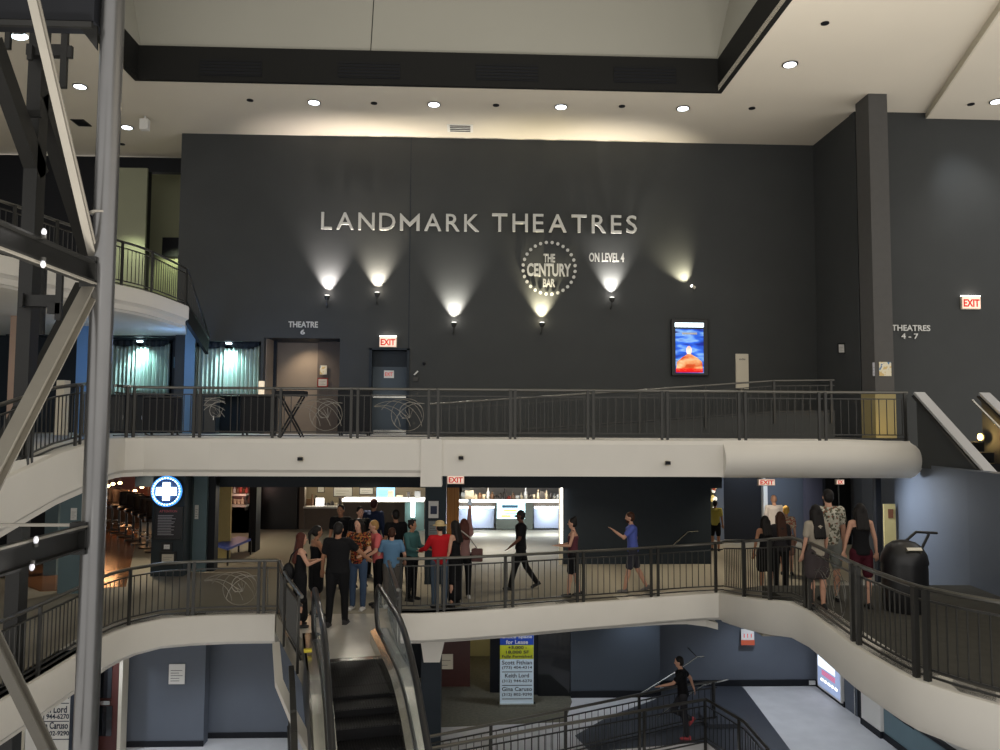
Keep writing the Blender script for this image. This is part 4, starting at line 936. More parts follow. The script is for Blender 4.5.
# bench
bx = [P(219, 543, y=21), P(252, 543, y=22.5)]
t = thing('bench', 'low bench with a blue seat and thin dark legs beside the yellow door', 'bench', P(232, 552, z=0))
s0, s1, s2, s3 = P(214, 544, z=.45), P(239, 536, z=.45), P(251, 538.5, z=.45), P(228, 548, z=.45)
m = MB(); m.add([s0, s1, s2, s3]+[v-Vector((0, 0, .06)) for v in (s0, s1, s2, s3)], [(0, 1, 2, 3), (4, 5, 6, 7), (0, 1, 5, 4), (1, 2, 6, 5), (2, 3, 7, 6), (3, 0, 4, 7)]); m.build('seat', mat('blue_seat', (.02, .05, .30), .4), t)
for v in (s0, s1, s2, s3): MB().bar(v-Vector((0, 0, .06)), Vector((v.x, v.y, 0)), .04, .04, (1, 0, 0)).build('leg', M['rail'], t)
# shelf with bottles behind the bench
def shelf_items(px0, px1, py, Y, n, hts, group, lab, seed, cols, names=('bottle',)):
    r_ = random.Random(seed); xs = [px0+(px1-px0)*(k+.5)/n for k in range(n)]
    for k, x in enumerate(xs):
        q = P(x, py, y=Y); h = r_.uniform(*hts); m = r_.choice(cols); kind = r_.choice(names); rr = r_.uniform(.04, .07)
        if kind == 'bottle': mb = MB().lathe(q, [(rr*.9, 0), (rr, .02), (rr, h*.6), (rr*.4, h*.75), (rr*.35, h)], 10)
        elif kind == 'cup': mb = MB().lathe(q, [(rr*.7, 0), (rr*1.1, h*.7), (rr*1.15, h*.72)], 12)
        elif kind == 'box': mb = MB().box(q.x-rr*1.5, q.x+rr*1.5, q.y-rr, q.y+rr, q.z, q.z+h*.8)
        else: mb = MB().lathe(q, [(rr*1.4, 0), (rr*1.6, h*.3), (rr*1.2, h*.5), (rr*.2, h*.55), (rr*.2, h*.62)], 12)
        o = mb.build({'bottle': 'bottle', 'cup': 'cup', 'box': 'carton', 'jar': 'jar'}[kind], m); tag(o, lab, 'bottle' if kind == 'bottle' else kind, group)
ic = [mat('item_cream', (.7, .6, .45), .5), mat('item_dark', (.05, .04, .035), .4), mat('item_grey', (.4, .4, .38), .5), mat('item_red', (.5, .1, .08), .5), mat('item_white', (.8, .8, .78), .5), mat('item_brown', (.2, .1, .05), .4)]
shw = [mat('shelf_white', (.6, .57, .5), .5)]
def shelf(name, label, px0, px1, py, Y, d=.35, m=None):
    a, b, c, e = rect(px0, py, px1, py+2, Y); t = thing(name, label, 'shelf', ((a+b)/2, Y, c)); MB().box(a, b, Y-d, Y, c, e).build('board', m or shw[0], t)
    for x in (a+.03, b-.03): MB().box(x-.015, x+.015, Y-d, Y, c-.12, c).build('bracket', M['rail'], t)
shelf('wall_shelf', 'small lit shelf behind the bench, upper one', 232, 249, 493, 26.9); shelf('wall_shelf', 'small lit shelf behind the bench, lower one', 232, 249, 504, 26.9)
wallp(230, 250, 27.0, .1, mat('pinkish_wall', (.4, .22, .2), .7))
shelf_items(233, 248, 493, 26.75, 5, (.18, .26), 'bottles behind the bench', 'small item on the shelves behind the blue bench', 3, ic, ('bottle', 'cup')); shelf_items(233, 248, 504, 26.75, 4, (.2, .3), 'bottles behind the bench', 'small item on the shelves behind the blue bench', 4, ic, ('bottle', 'cup'))
lamp('POINT', P(240, 495, y=26.2), 8, (1, .6, .5), .2)
# left servery
YSv = 28.0
a, b, c, e = rect(304, 508, 343, 510, YSv); t = thing('serving_counter', 'left part of the lit serving counter with a pale worktop', 'counter', ((a+b)/2, YSv, 0)); MB().box(a, b, YSv-.15, YSv+.6, zc1+.003, zc1+.06).build('worktop', M['white'], t)
a, b, c, e = rect(343, 499, 424, 502, YSv); t = thing('serving_counter', 'longer right part of the serving counter with a bright white lit edge', 'counter', ((a+b)/2, YSv, 0)); MB().box(a, b, YSv-.2, YSv+.6, zc2+.04, zc2+.11).build('worktop', M['lampw'], t); MB().box(a, b, YSv-.18, YSv+.6, zc2+.003, zc2+.04).build('front_edge', M['cream'], t)
t = None
shelf_items(306, 342, 508, 28.3, 9, (.25, .5), 'things on the left serving counter', 'small item standing on the left serving counter', 5, ic, ('bottle', 'cup', 'box', 'jar'))
shelf_items(386, 422, 499, 28.3, 4, (.15, .4), 'things on the right serving counter', 'small item standing on the bright edged counter', 6, ic[:3], ('cup', 'box'))
for i, (x0, y0, x1, y1) in enumerate(((318, 487, 324, 492), (334, 487.5, 352, 496), (360, 488, 373, 494), (316, 498, 324, 505.5))):
    sheet('menu_sign', ['small pale sign at the back left of the left counter', 'wide pale lit menu in the left counter recess', 'small framed menu left of the blue menu screen', 'white card standing on the left counter'][i], 'menu', x0, y0, x1, y1, 29.6 if i < 3 else 28.1, M['white'] if i != 3 else M['lampw'], frame=.6 if i != 3 else None, bars=2)
t = sheet('menu_screen', 'pale blue glowing menu screen above the left counter', 'screen', 376.5, 487, 395, 499, 29.6, mat('blue_screen', (.3, .6, .8), .4, emit=1.1, ecol=(.35, .68, .85)), frame=.5, bars=4, inkm=mat('screen_ink', (.05, .25, .45), .5, emit=.3))
MB().box(*[v for v in (P(410, 505, y=27.6).x, P(413.5, 505, y=27.6).x)], 27.5, 27.6, P(411, 518, y=27.6).z, P(411, 502, y=27.6).z).build
m = MB(); pbox(m, 411, 502, 415, 517, 27.4, .08); tag(m.build('light_tube', M['lampwb']), 'bright vertical cool light strip at the right end of the left counter', 'lamp')
m = MB(); pbox(m, 405, 502, 424, 533, 27.7, .1); tag(m.build('counter_end_panel', mat('mint_panel', (.22, .32, .28), .5)), 'pale green end panel of the left serving counter', 'panel')
for x in (315, 355, 395): lamp('POINT', P(x, 490, y=28.4)+Vector((0, 0, .1)), 16, (1, .88, .62), .15)
# right servery
zS = P(500, 500, y=28.4).z
a, b, c, e = rect(459, 499.5, 562, 502, 28.2); t = thing('back_shelf', 'long bright edged shelf across the right counter opening', 'shelf', ((a+b)/2, 28.2, c)); MB().box(a, b, 28.2, 28.7, c, e-.03).build('board', M['white'], t); MB().box(a, b, 28.15, 28.2, c, e).build('light_edge', M['lampw'], t)
shelf_items(461, 561, 499, 28.45, 24, (.18, .42), 'crockery and bottles on the long shelf', 'small item on the long bright edged shelf', 9, ic, ('bottle', 'cup', 'box', 'jar'))
grad = mat('back_panel', (.35, .38, .46), .6)
for i, (x0, x1) in enumerate(((459, 494), (534, 561))):
    a, b, c, e = rect(x0, 507, x1, 531, 28.3); t = thing('backlit_screen', ('left' if i == 0 else 'right')+' backlit grey blue panel below the long shelf', 'panel', ((a+b)/2, 28.3, c)); MB().box(a, b, 28.3, 28.4, c, e).build('panel', grad, t); MB().box(a, b, 28.15, 28.25, e-.03, e+.03).build('light_strip', M['lampwb'], t)
    lamp('AREA', ((a+b)/2, 28.1, e-.05), 14, (.75, .85, 1), .3, ((a+b)/2, 28.35, c))
m = MB(); pbox(m, 459, 501.5, 563, 507, 28.3, .1); tag(m.build('shelf_apron', M['taupe']), 'dark band directly under the long shelf', 'panel')
a, b, c, e = rect(496, 503, 533, 531, 27.9); t = thing('menu_kiosk', 'dark counter block with a bright colourful menu screen', 'counter', ((a+b)/2, 27.9, c)); MB().box(a, b, 27.9, 28.3, c, e).build('body', mat('olive_dark', (.06, .065, .05), .5), t, bevel=.02)
m = MB(); pbox(m, 497, 502.5, 525, 518.5, 27.9, .05); m.build('screen', mat('menu_glow', (.6, .85, .9), .4, emit=1.6, ecol=(.6, .88, .95)), t)
mcol = [mat('menu_dark', (.02, .06, .10), .5), mat('menu_yellow', (.85, .85, .1), .5, emit=.8), mat('menu_green', (.2, .6, .4), .5, emit=.5)]
for k, (x0, y0, x1, y1, mi) in enumerate(((502, 505, 518, 508, 0), (503, 509.5, 517, 511.5, 1), (504, 512.5, 518, 514, 2), (501, 515, 511, 517.3, 1), (514, 515, 519, 517, 0))):
    m = MB(); pbox(m, x0, y0, x1, y1, 27.84, .01); m.build('menu_block', mcol[mi], t)
a, b, c, e = rect(459, 530, 563, 536, 27.8); t = thing('low_counter', 'low white lit front below the right counter', 'counter', ((a+b)/2, 27.8, 0)); MB().box(a, b, 27.8, 28.3, 0, e).build('front', M['white'], t)
for x in (475, 515, 550): lamp('POINT', P(x, 522, y=26.6), 75, (.85, .93, 1), .3)
for x in (480, 540): lamp('POINT', P(x, 493, y=28.0), 9, (1, .85, .6), .1)
m = MB(); pbox(m, 560.5, 487, 562.5, 545, 20.9, .05); tag(m.build('light_strip', M['lampw']), 'thin bright vertical strip at the right end of the counter opening', 'lamp')
m = MB(); pbox(m, 444.2, 484, 446.2, 530, 20.3, .05); tag(m.build('light_strip', mat('pale_blue_strip', (.4, .6, .75), .5, emit=.35)), 'thin pale blue vertical strip left of the orange wood panel', 'lamp')
for k in range(14):
    r_ = random.Random(k+50); q = P(712+3.5*r_.random(), 482+30*r_.random(), y=24.9); o = MB().ell(q, .06, .05, .07, 8, 6).build('ornament', r_.choice([mat('orn_gold', (.8, .6, .2), .4, emit=.5), mat('orn_white', (.9, .85, .7), .4, emit=.9), mat('orn_red', (.6, .1, .05), .4, emit=.2)])); tag(o, 'small glowing ornament hanging in the narrow lit doorway', 'ornament', 'ornaments in the narrow lit doorway')
# copper floored bar on the left
struct('floor_middle', MB().prism([(P(92, 580, z=0).x-.5, 17.7), (P(151, 575, z=0).x, 18.2), (P(152, 520, z=0).x-.2, 30), (-22, 30)], .002, .01), mat('copper_floor', (.33, .15, .07), .16, .2, noise=.35, scale=1.5))
struct('wall_back', MB().box(P(92, 500, y=30).x-3, P(158, 500, y=30).x, 29.9, 30.1, 0, 2.8), mat('bar_back', (.25, .14, .08), .6))
st0 = None
def stool(q, first=[]):
    if not first:
        t = thing('bar_stool', '', 'stool', (0, 0, 0), 'dark high backed stools in the copper floored bar')
        MB().cyl((0, 0, 0), .22, .03, 18).build('base', M['rail'], t, True); MB().cyl((0, 0, .03), .03, .72).build('pole', M['rail'], t, True)
        MB().lathe((0, 0, .74), [(.2, 0), (.24, .03), (.24, .09), (.2, .12)], 18).build('seat', mat('stool_leather', (.03, .02, .018), .35), t, True)
        m = MB(); m.sweep([Vector((.26*math.sin(a), -.0+.24*math.cos(a), .86)) for a in [-1.3+.26*k for k in range(11)]], [(0, 0), (.04, 0), (.05, .38), (.01, .38)]); m.build('backrest', mat('stool_leather_back', (.045, .03, .025), .35), t, True)
        MB().tube([(.17*math.cos(a), .17*math.sin(a), .3) for a in [k*PI/8 for k in range(16)]], .012, 6, closed=True).build('foot_ring', M['chrome'], t, True)
        first.append(t); r = t
    else:
        r = first[0].copy(); COL.objects.link(r)
        for ch in list(first[0].children): copy_to(ch, r)
    r.location = q; return r
for i in range(7):
    px = 110+7.2*i; q = P(px+1, 545+.5*i, y=27.5-.75*i); s_ = stool(Vector((q.x, q.y, .012)))
    s_.scale = (1.15, 1.15, 1.15); s_['label'] = 'dark high backed bar stool in the left bar, '+('nearest to the round blue sign' if i == 6 else 'nearest to the steel pole' if i == 0 else ['', 'second', 'third', 'fourth', 'fifth', 'sixth'][i]+' from the steel pole')
bt = [P(108, 482, y=29), P(150, 487, y=27)]
t = thing('bar_counter', 'long bar counter with warm lights behind the stools in the left bar', 'counter', (bt[0].x, 29, 0)); MB().bar(Vector((bt[0].x-1, 29.2, 1.25)), Vector((bt[1].x+.5, 27.6, 1.25)), .5, 1.2).build('body', M['redwood'], t); MB().bar(Vector((bt[0].x-1, 29.2, 1.88)), Vector((bt[1].x+.5, 27.6, 1.88)), .6, .05).build('worktop', mat('copper_top', (.5, .25, .1), .25, .5), t)
for i, (px, py) in enumerate([(108, 486), (113, 484), (120, 483), (135, 491), (142, 487), (148, 500)]):
    q = P(px, py, y=27); o = MB().ell(q, .07, .07, .05, 10, 6).build('pendant_bulb', mat('bulb_warm_%d' % i, (1, .7, .4), .4, emit=9, ecol=(1, .62, .3))); tag(o, 'small warm glowing bulb in the left bar', 'lamp', 'warm bulbs in the left bar'); MB().tube([q, Vector((q.x, q.y, 2.75))], .008, 5).build('cord', M['rail'], o)
    lamp('POINT', q-Vector((0, .3, 0)), 7, (1, .5, .22), .1)
m = MB(); pbox(m, 126, 484.5, 138, 489, 28.2, .05); tag(m.build('bar_screen', mat('bar_blue', (.05, .25, .9), .4, emit=1.2)), 'small glowing blue screen above the stools in the left bar', 'screen')
lamp('POINT', (P(128, 560, z=1.8).x, 22, 2.2), 26, (1, .55, .28), .3)
# trash bin on the right walkway
q = P(909, 612, z=RZ); q = Vector((q.x, q.y+.1, RZ))
t = thing('litter_bin', 'large round black litter bin with a domed lid on the right hand walkway', 'bin', q)
sc_ = q.y/F; Rb = 21.5*sc_; Hb = (612-565)*sc_
MB().lathe(q, [(Rb*.9, 0), (Rb*.98, .04), (Rb, Hb*.5), (Rb, Hb)], 28).build('body', M['rubber'], t)
MB().lathe(q+Vector((0, 0, Hb)), [(Rb*1.04, 0), (Rb*1.04, .04), (Rb*.98, .14), (Rb*.8, .26), (Rb*.5, .34), (Rb*.15, .37)], 28).build('domed_lid', M['rubber'], t)
MB().obox(q+Vector((0, -Rb*.75, Hb+.2)), (Rb*.35, 0, 0), (0, .02, .02), (0, .05, -.07)).build('flap', M['chrome'], t)
hb = q+Vector((0, 0, Hb+.3)); pa_ = P(899, 547, y=q.y); pb_ = P(916, 532, y=q.y); pc2 = P(937, 533, y=q.y); pd_ = P(922, 548, y=q.y)
MB().tube([pa_, pb_, pc2], .022).build('carry_frame', M['rubber'], t); MB().tube([pd_, P(929, 534, y=q.y)], .022).build('carry_frame', M['rubber'], t)
# wooden door with notice by the bin
def sidew(px0, py0, px1, py1, x):
    a = P(px0, (py0+py1)/2, x=x); b = P(px1, (py0+py1)/2, x=x); return min(a.y, b.y), max(a.y, b.y)
t = struct('door_9', MB().box(P(884.5, 530, y=18.4).x, P(896, 530, y=18.4).x, 18.4, 18.45, 0, P(890, 504, y=18.4).z), M['gold'], 'narrow tan panel with a small brown notice beside the litter bin')
m = MB(); pbox(m, 888, 509, 893, 518, 18.39, .01); m.build('notice', mat('brown_print', (.2, .08, .04), .6), t)
# upper level props: folding stand, covered carts
def cart(px0, px1, pyt, Y, label, m=None):
    a, b, c, e = rect(px0, pyt, px1, 437, Y); t = thing('covered_cart', label, 'cart', ((a+b)/2, Y, Z3), 'black covered carts behind the bridge railing')
    MB().box(a, b, Y-.25, Y+.25, Z3+.08, e).build('body', m or M['black'], t, bevel=.03); MB().box(a-.02, b+.02, Y-.27, Y+.27, e, e+.04).build('top', M['rubber'], t, bevel=.01)
    for sx in (a+.06, b-.06):
        for sy in (-.18, .18): MB().cyl((sx-.02, Y+sy, Z3+.045), .045, .04, 12, 'x').build('wheel', M['rubber'], t)
cart(243, 276, 397, 19.5, 'black cart left of the folding stand on the upper bridge'); cart(339, 371, 390, 21, 'black cart left of the exit door')
cart(147, 178, 398, 19.8, 'wide black cart between the two curtains behind the bridge railing')
a, b, c, e = rect(277.5, 391, 305, 437, 18.2); t = thing('folding_stand', 'black folding tray stand with crossed legs on the upper bridge', 'stand', ((a+b)/2, 18.2, Z3))
MB().box(a-.02, b+.02, 18.0, 18.4, e-.12, e).build('tray', M['black'], t, bevel=.02)
for yy in (18.05, 18.35):
    MB().bar((a+.05, yy, e-.12), (b-.05, yy, Z3), .035, .035).build('leg', M['black'], t); MB().bar((b-.05, yy+.02, e-.12), (a+.05, yy+.02, Z3), .035, .035).build('leg', M['black'], t)
# pillar pair around the right end of the bridge
a, b, c, e = rect(258.5, 381, 264, 400, YB-.05); tag(MB().box(a, b, YB-.06, YB, c, e).build('lit_notice', mat('lit_cream', (.8, .65, .45), .5, emit=.7)), 'small glowing cream notice at the right edge of the curtain alcove', 'notice')
m = MB(); pbox(m, 174, 357, 180, 368, 24.6, .03); tag(m.build('small_picture', mat('teal_print', (.12, .22, .28), .5)), 'small blue picture between the two curtains', 'picture')
q = P(163, 438, y=25.7); m = MB(); pbox(m, 163, 238, 181, 257, 27.6, .08); tag(m.build('dark_panel', M['black']), 'black square panel beside the lit alcove of the top balcony', 'panel')
# lower level things
t = None
LB = 20.3; a, b, c, e = rect(500, 634, 533.5, 713, LB)
t = thing('lease_banner', 'tall white roll up banner with blue and yellow Office Space for Lease heading', 'banner', ((a+b)/2, LB, c))
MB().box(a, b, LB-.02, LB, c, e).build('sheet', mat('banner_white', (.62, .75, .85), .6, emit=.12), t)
hbx = lambda y0, y1, m, nm: (lambda mb: (pbox(mb, 500, y0, 533.5, y1, LB-.02, .004), mb.build(nm, m, t)))(MB())
hbx(634, 645, mat('banner_blue', (.02, .06, .35), .6, emit=.1), 'blue_band'); hbx(645, 659, mat('banner_yellow', (.62, .66, .04), .6), 'yellow_band'); hbx(709.5, 713, mat('banner_blue2', (.04, .12, .5), .6), 'blue_band')
ink = mat('banner_ink', (.02, .03, .06), .6)
for s, x0, y0, x1, y1, mm_ in (('Office Space', 501.5, 635.5, 532, 639, M['white']), ('for Lease', 506, 640, 528, 644, M['white']), ('+3,000 -', 508, 646, 527, 649.5, ink), ('18,000 SF', 506, 650.5, 529, 654, ink), ('Fully Furnished', 502, 655, 532, 658.3, ink), ('Scott Fithian', 502, 660.5, 532, 664.5, ink), ('(773) 404-4314', 502, 666, 532, 669.5, ink), ('Keith Lord', 505, 673.5, 529, 677.5, ink), ('(312) 944-6270', 502, 679.5, 532, 683, ink), ('Gina Caruso', 502, 687, 532, 691, ink), ('(312) 802-9290', 502, 693, 532, 696.5, ink)):
    m = MB(); ptext(m, s, x0, y0, x1, y1, LB-.026, .003, .015); m.build('lettering', mm_, t)
for yy in (671.5, 685, 698.5): m = MB(); pbox(m, 502, yy, 532, yy+.7, LB-.022, .004); m.build('text_line', ink, t)
MB().box(a-.05, b+.05, LB-.1, LB+.1, Z1, Z1+.08).build('stand_base', M['chrome'], t); MB().box((a+b)/2-.02, (a+b)/2+.02, LB+.02, LB+.05, Z1+.05, e).build('stand_pole', M['chrome'], t)
LB2 = 16.4; a, b, c, e = rect(27, 676, 70, 747, LB2)
t = thing('lease_poster', 'white leasing poster with black names and numbers at the lower left, behind the tower', 'poster', ((a+b)/2, LB2, c)); MB().box(a, b, LB2-.02, LB2, c-.4, e).build('sheet', M['white'], t)
for s, x0, y0, x1, y1 in (('Scott Fithian', 32, 685, 69, 692), ('(773) 404-4314', 32, 694, 69.5, 700.5), ('Keith Lord', 36, 706, 67, 713), ('(312) 944-6270', 32, 714, 69, 720.5), ('Gina Caruso', 36, 722, 68, 729), ('(312) 802-9290', 32, 731, 69, 737)):
    m = MB(); ptext(m, s, x0, y0, x1, y1, LB2-.026, .003, .02); m.build('lettering', ink, t)
for yy in (703, 721, 739): m = MB(); pbox(m, 33, yy, 69, yy+.8, LB2-.02, .004); m.build('text_line', ink, t)
sheet('directory_sign', 'small white notice on the blue wall under the left walkway', 'notice', 169, 664, 185, 684, 17.97, M['white'], bars=5)
sheet('paper_sign', 'small pale sign hanging beside the lower column', 'notice', 438, 654, 453, 669, 18.5, M['cream'], bars=2)
rn_ = sheet('red_notice', 'red and white notice on the lower blue wall at the right', 'notice', 741, 629, 754, 644.5, 21.6, M['white'], [('I I I', .2, .45, .8, .7)], inkm=M['redlet'])
m = MB(); pbox(m, 741, 640, 754.5, 645, 21.56, .01); m.build('red_band', mat('notice_red', (.6, .12, .06), .5), rn_)
m = MB(); pbox(m, 809, 680.5, 815, 684.5, 21.65, .03); tag(m.build('wall_socket', M['white']), 'small white wall box just above the floor at the far right corner', 'socket')
# side screen
ys0 = P(820, 660, x=XS).y; ys1 = P(844, 680, x=XS).y; zt2 = P(820, 651, x=XS).z; zb2 = P(844, 703, x=XS).z
t = thing('wall_screen', 'bright white wall screen with pink lines on the lower level side wall', 'screen', (XS, (ys0+ys1)/2, zb2))
MB().box(XS-.08, XS, ys1, ys0, zb2, zt2).build('housing', M['white'], t)
MB().box(XS-.09, XS-.08, ys1+.05, ys0-.05, zb2+.05, zt2-.05).build('display', mat('screen_violet', (.3, .36, .5), .4, emit=.55, ecol=(.42, .52, .8)), t)
MB().box(XS-.095, XS-.09, ys1+.3, ys0-.08, zb2+(zt2-zb2)*.62, zt2-.08).build('display_block', mat('screen_white', (.9, .95, 1), .4, emit=1.1, ecol=(.85, .95, 1)), t)
for k in range(3): MB().box(XS-.095, XS-.09, ys1+.3, ys0-.3, zb2+(zt2-zb2)*(.55-.05*k)-.02, zb2+(zt2-zb2)*(.55-.05*k)+.015).build('display_line', mat('screen_pink', (.8, .2, .35), .4, emit=.5), t)
for k in range(5): MB().box(XS-.095, XS-.09, ys1+.2+.2*k, ys1+.32+.2*k, zb2+(zt2-zb2)*.25, zb2+(zt2-zb2)*.31).build('display_mark', M['lampw'], t)
lamp('POINT', (XS-.8, (ys0+ys1)/2, -1.6), 6, (.8, .88, 1), .3)
# slot window
yw0 = P(895, 712, x=XS-.02).y; yw1 = P(915, 722, x=XS-.02).y
t = struct('window_1', MB().box(XS-.06, XS, yw1, yw0, P(905, 722, x=XS).z, P(905, 708, x=XS).z), M['black'], 'small dark slot window above the teal partition')
m = MB(); m.box(XS-.07, XS-.06, yw1+.1, (yw0+yw1)/2, P(905, 719, x=XS).z, P(905, 712, x=XS).z); m.build('lit_pane', M['white'], t)
# stair rails and steps on the lower level and at the middle level wall
t = thing('wall_handrail', 'steel handrail on the lower wall rising to the right, behind the running person', 'handrail', P(703, 656, y=21.6))
MB().tube([P(640, 694, y=20.6), P(676, 672, y=20.7), P(697, 657, y=20.8), P(704, 656.5, y=20.8)], .022).build('rail', M['chrome'], t)
for x, y in ((697, 657), (676, 671)): q = P(x, y, y=20.8); MB().tube([q, q+Vector((0, (.1 if x < 690 else .85), 0))], .012).build('bracket', M['rail'], t)
t = thing('stair_handrail', 'thin steel handrail low behind the lower railing', 'handrail', P(660, 710, y=19.6))
MB().tube([P(648, 724, y=19.4), P(672, 706, y=19.6), P(704, 685, y=19.8), P(728, 679.5, y=19.9)], .022).build('rail', M['chrome'], t)
for x, y in ((672, 706), (712, 683)): q = P(x, y, y=19.7); MB().tube([q, Vector((q.x, q.y, Z1))], .015).build('post', M['rail'], t)
t = thing('short_stair', 'short flight of dark steps behind the lower railing at the right', 'stairs', P(660, 745, z=Z1))
for k in range(6): q = P(640+13*k, 742-4.5*k, y=19.0); MB().box(q.x, q.x+.75, 18.7, 19.6, q.z-.17, q.z).build('step', M['floord'], t)
t = thing('wall_handrail', 'thin steel handrail on the dark middle level wall beside the right bend', 'handrail', P(697, 530, y=20.9))
MB().tube([P(672, 546, y=20.85), P(688, 531.5, y=20.85), P(698, 531, y=20.85)], .02).build('rail', M['chrome'], t)
for x, y in ((676, 542), (693, 531.5)): q = P(x, y, y=20.85); MB().tube([q, q+Vector((0, .15, -.05))], .012).build('bracket', M['rail'], t)
# ---------------------------------------------------------------- unseen lamps without fittings, added to light the lower storeys
lamp('SPOT', (-2.4, 16.95, 2.5), 60, (1, .93, .82), .1, ES(2.5, 0, -.3), 70, .8)  # added spot, only there to brighten the escalator's steel
for x, y in ((-8, 20), (-2.5, 19.5), (3, 19), (7.5, 20), (0, 24), (8.5, 23.5), (-6, 24)): lamp('SPOT', (x, y, 2.7), 160, (1, .85, .62), .1, (x, y, 0), 130, .7)
for x, y in ((7.6, 20.4), (4.4, 20.2), (7.8, 17), (-5, 16.5), (-8, 17), (1.5, 20)): lamp('SPOT', (x, y, -.7), 130 if x > 5 or x < 0 else 70, (.78, .86, 1), .1, (x, y, Z1), 120, .7)
lamp('SPOT', (8.3, 17.9, 2.35), 300, (.80, .88, 1), .15, (9.9, 17.0, 1.2), 125, .9)
lamp('SPOT', (9.2, 23.6, 2.6), 160, (.75, .85, 1), .15, (9.3, 25.3, 1.2), 120, .9)  # added spot that lifts the blue grey wall behind the right group
lamp('SPOT', (P(515, 560, y=23).x, 23.4, 2.6), 420, (.93, .96, 1), .2, (P(515, 560, y=23).x, 22.6, 0), 110, .9)  # extra unseen spot, added to brighten the floor before the right counter
lamp('POINT', (P(480, 660, y=23.5).x, 23.6, -1.2), 9, (1, .85, .45), .2)
lamp('SPOT', P(372, 560, z=2.6), 60, (1, .93, .8), .1, P(372, 590, z=0), 100, .7)
# upper left: blue wash and olive alcove
lamp('SPOT', P(150, 400, y=20)+Vector((0, 0, 0)), 0.1, (.3, .5, 1), .1, (-9, 22, 5), 90)
lamp('POINT', (P(178, 360, y=22.6).x, 22.6, 5.6), 22, (.22, .48, 1), .3)
lamp('POINT', (P(290, 360, y=22.0).x, 21.8, 5.6), 45, (.3, .5, 1), .4)
lamp('POINT', (P(84, 360, y=21).x, 21.2, 5.2), 5, (.22, .5, 1), .2)
lamp('SPOT', (hB[0]+.35, 26.9, 9.9), 110, (.9, 1, .6), .1, (hB[0]+.5, 27.6, 7.5), 110, .8)
lamp('SPOT', (P(130, 200, y=25).x, 25.0, 10.0), 90, (.9, 1, .65), .1, (P(130, 200, y=26).x, 26, 8), 100, .9)
lamp('SPOT', (h_t6[0]+.9, 24.7, h_t6[3]-.05), 60, (1, .82, .62), .05, (h_t6[0]+1.2, 25.5, Z3+1.3), 110, .8)
lamp('POINT', (P(885, 430, y=19.6).x, 19.6, Z3+.25), 5, (1, .75, .3), .1)
lamp('SPOT', P(965, 170, y=19.9)+Vector((0, 0, 1.5)), 110, (.85, .92, 1), .2, P(965, 195, y=21.3), 60, 1)
# ================================================================ people
HM = {}
def cmat(name, col, rough=.8, **k):
    if name not in HM: HM[name] = mat(name, col, rough, **k)
    return HM[name]
def fuse(mb, name, m, parent, voxel, smooth=3):
    me = mb.mesh(name, m); o = bpy.data.objects.new(name, me); COL.objects.link(o)
    r = o.modifiers.new('r', 'REMESH'); r.mode = 'VOXEL'; r.voxel_size = voxel; r.use_smooth_shade = True
    s_ = o.modifiers.new('s', 'SMOOTH'); s_.iterations = smooth; s_.factor = .5
    dg = bpy.context.evaluated_depsgraph_get(); dg.update()
    nm = bpy.data.meshes.new_from_object(o.evaluated_get(dg)); nm.name = name
    bpy.data.objects.remove(o); bpy.data.meshes.remove(me)
    nm.materials.clear(); nm.materials.append(m)
    o = bpy.data.objects.new(name, nm); COL.objects.link(o); o.parent = parent; return o
def cap(mb, a, ra, b, rb, n=10):
    a, b = Vector(a), Vector(b); mb.tube([a, b], [ra, rb], n); mb.ell(a, ra, ra, ra, n, 6); mb.ell(b, rb, rb, rb, n, 6)
def R_(ax, d): return Matrix.Rotation(math.radians(d), 3, ax)
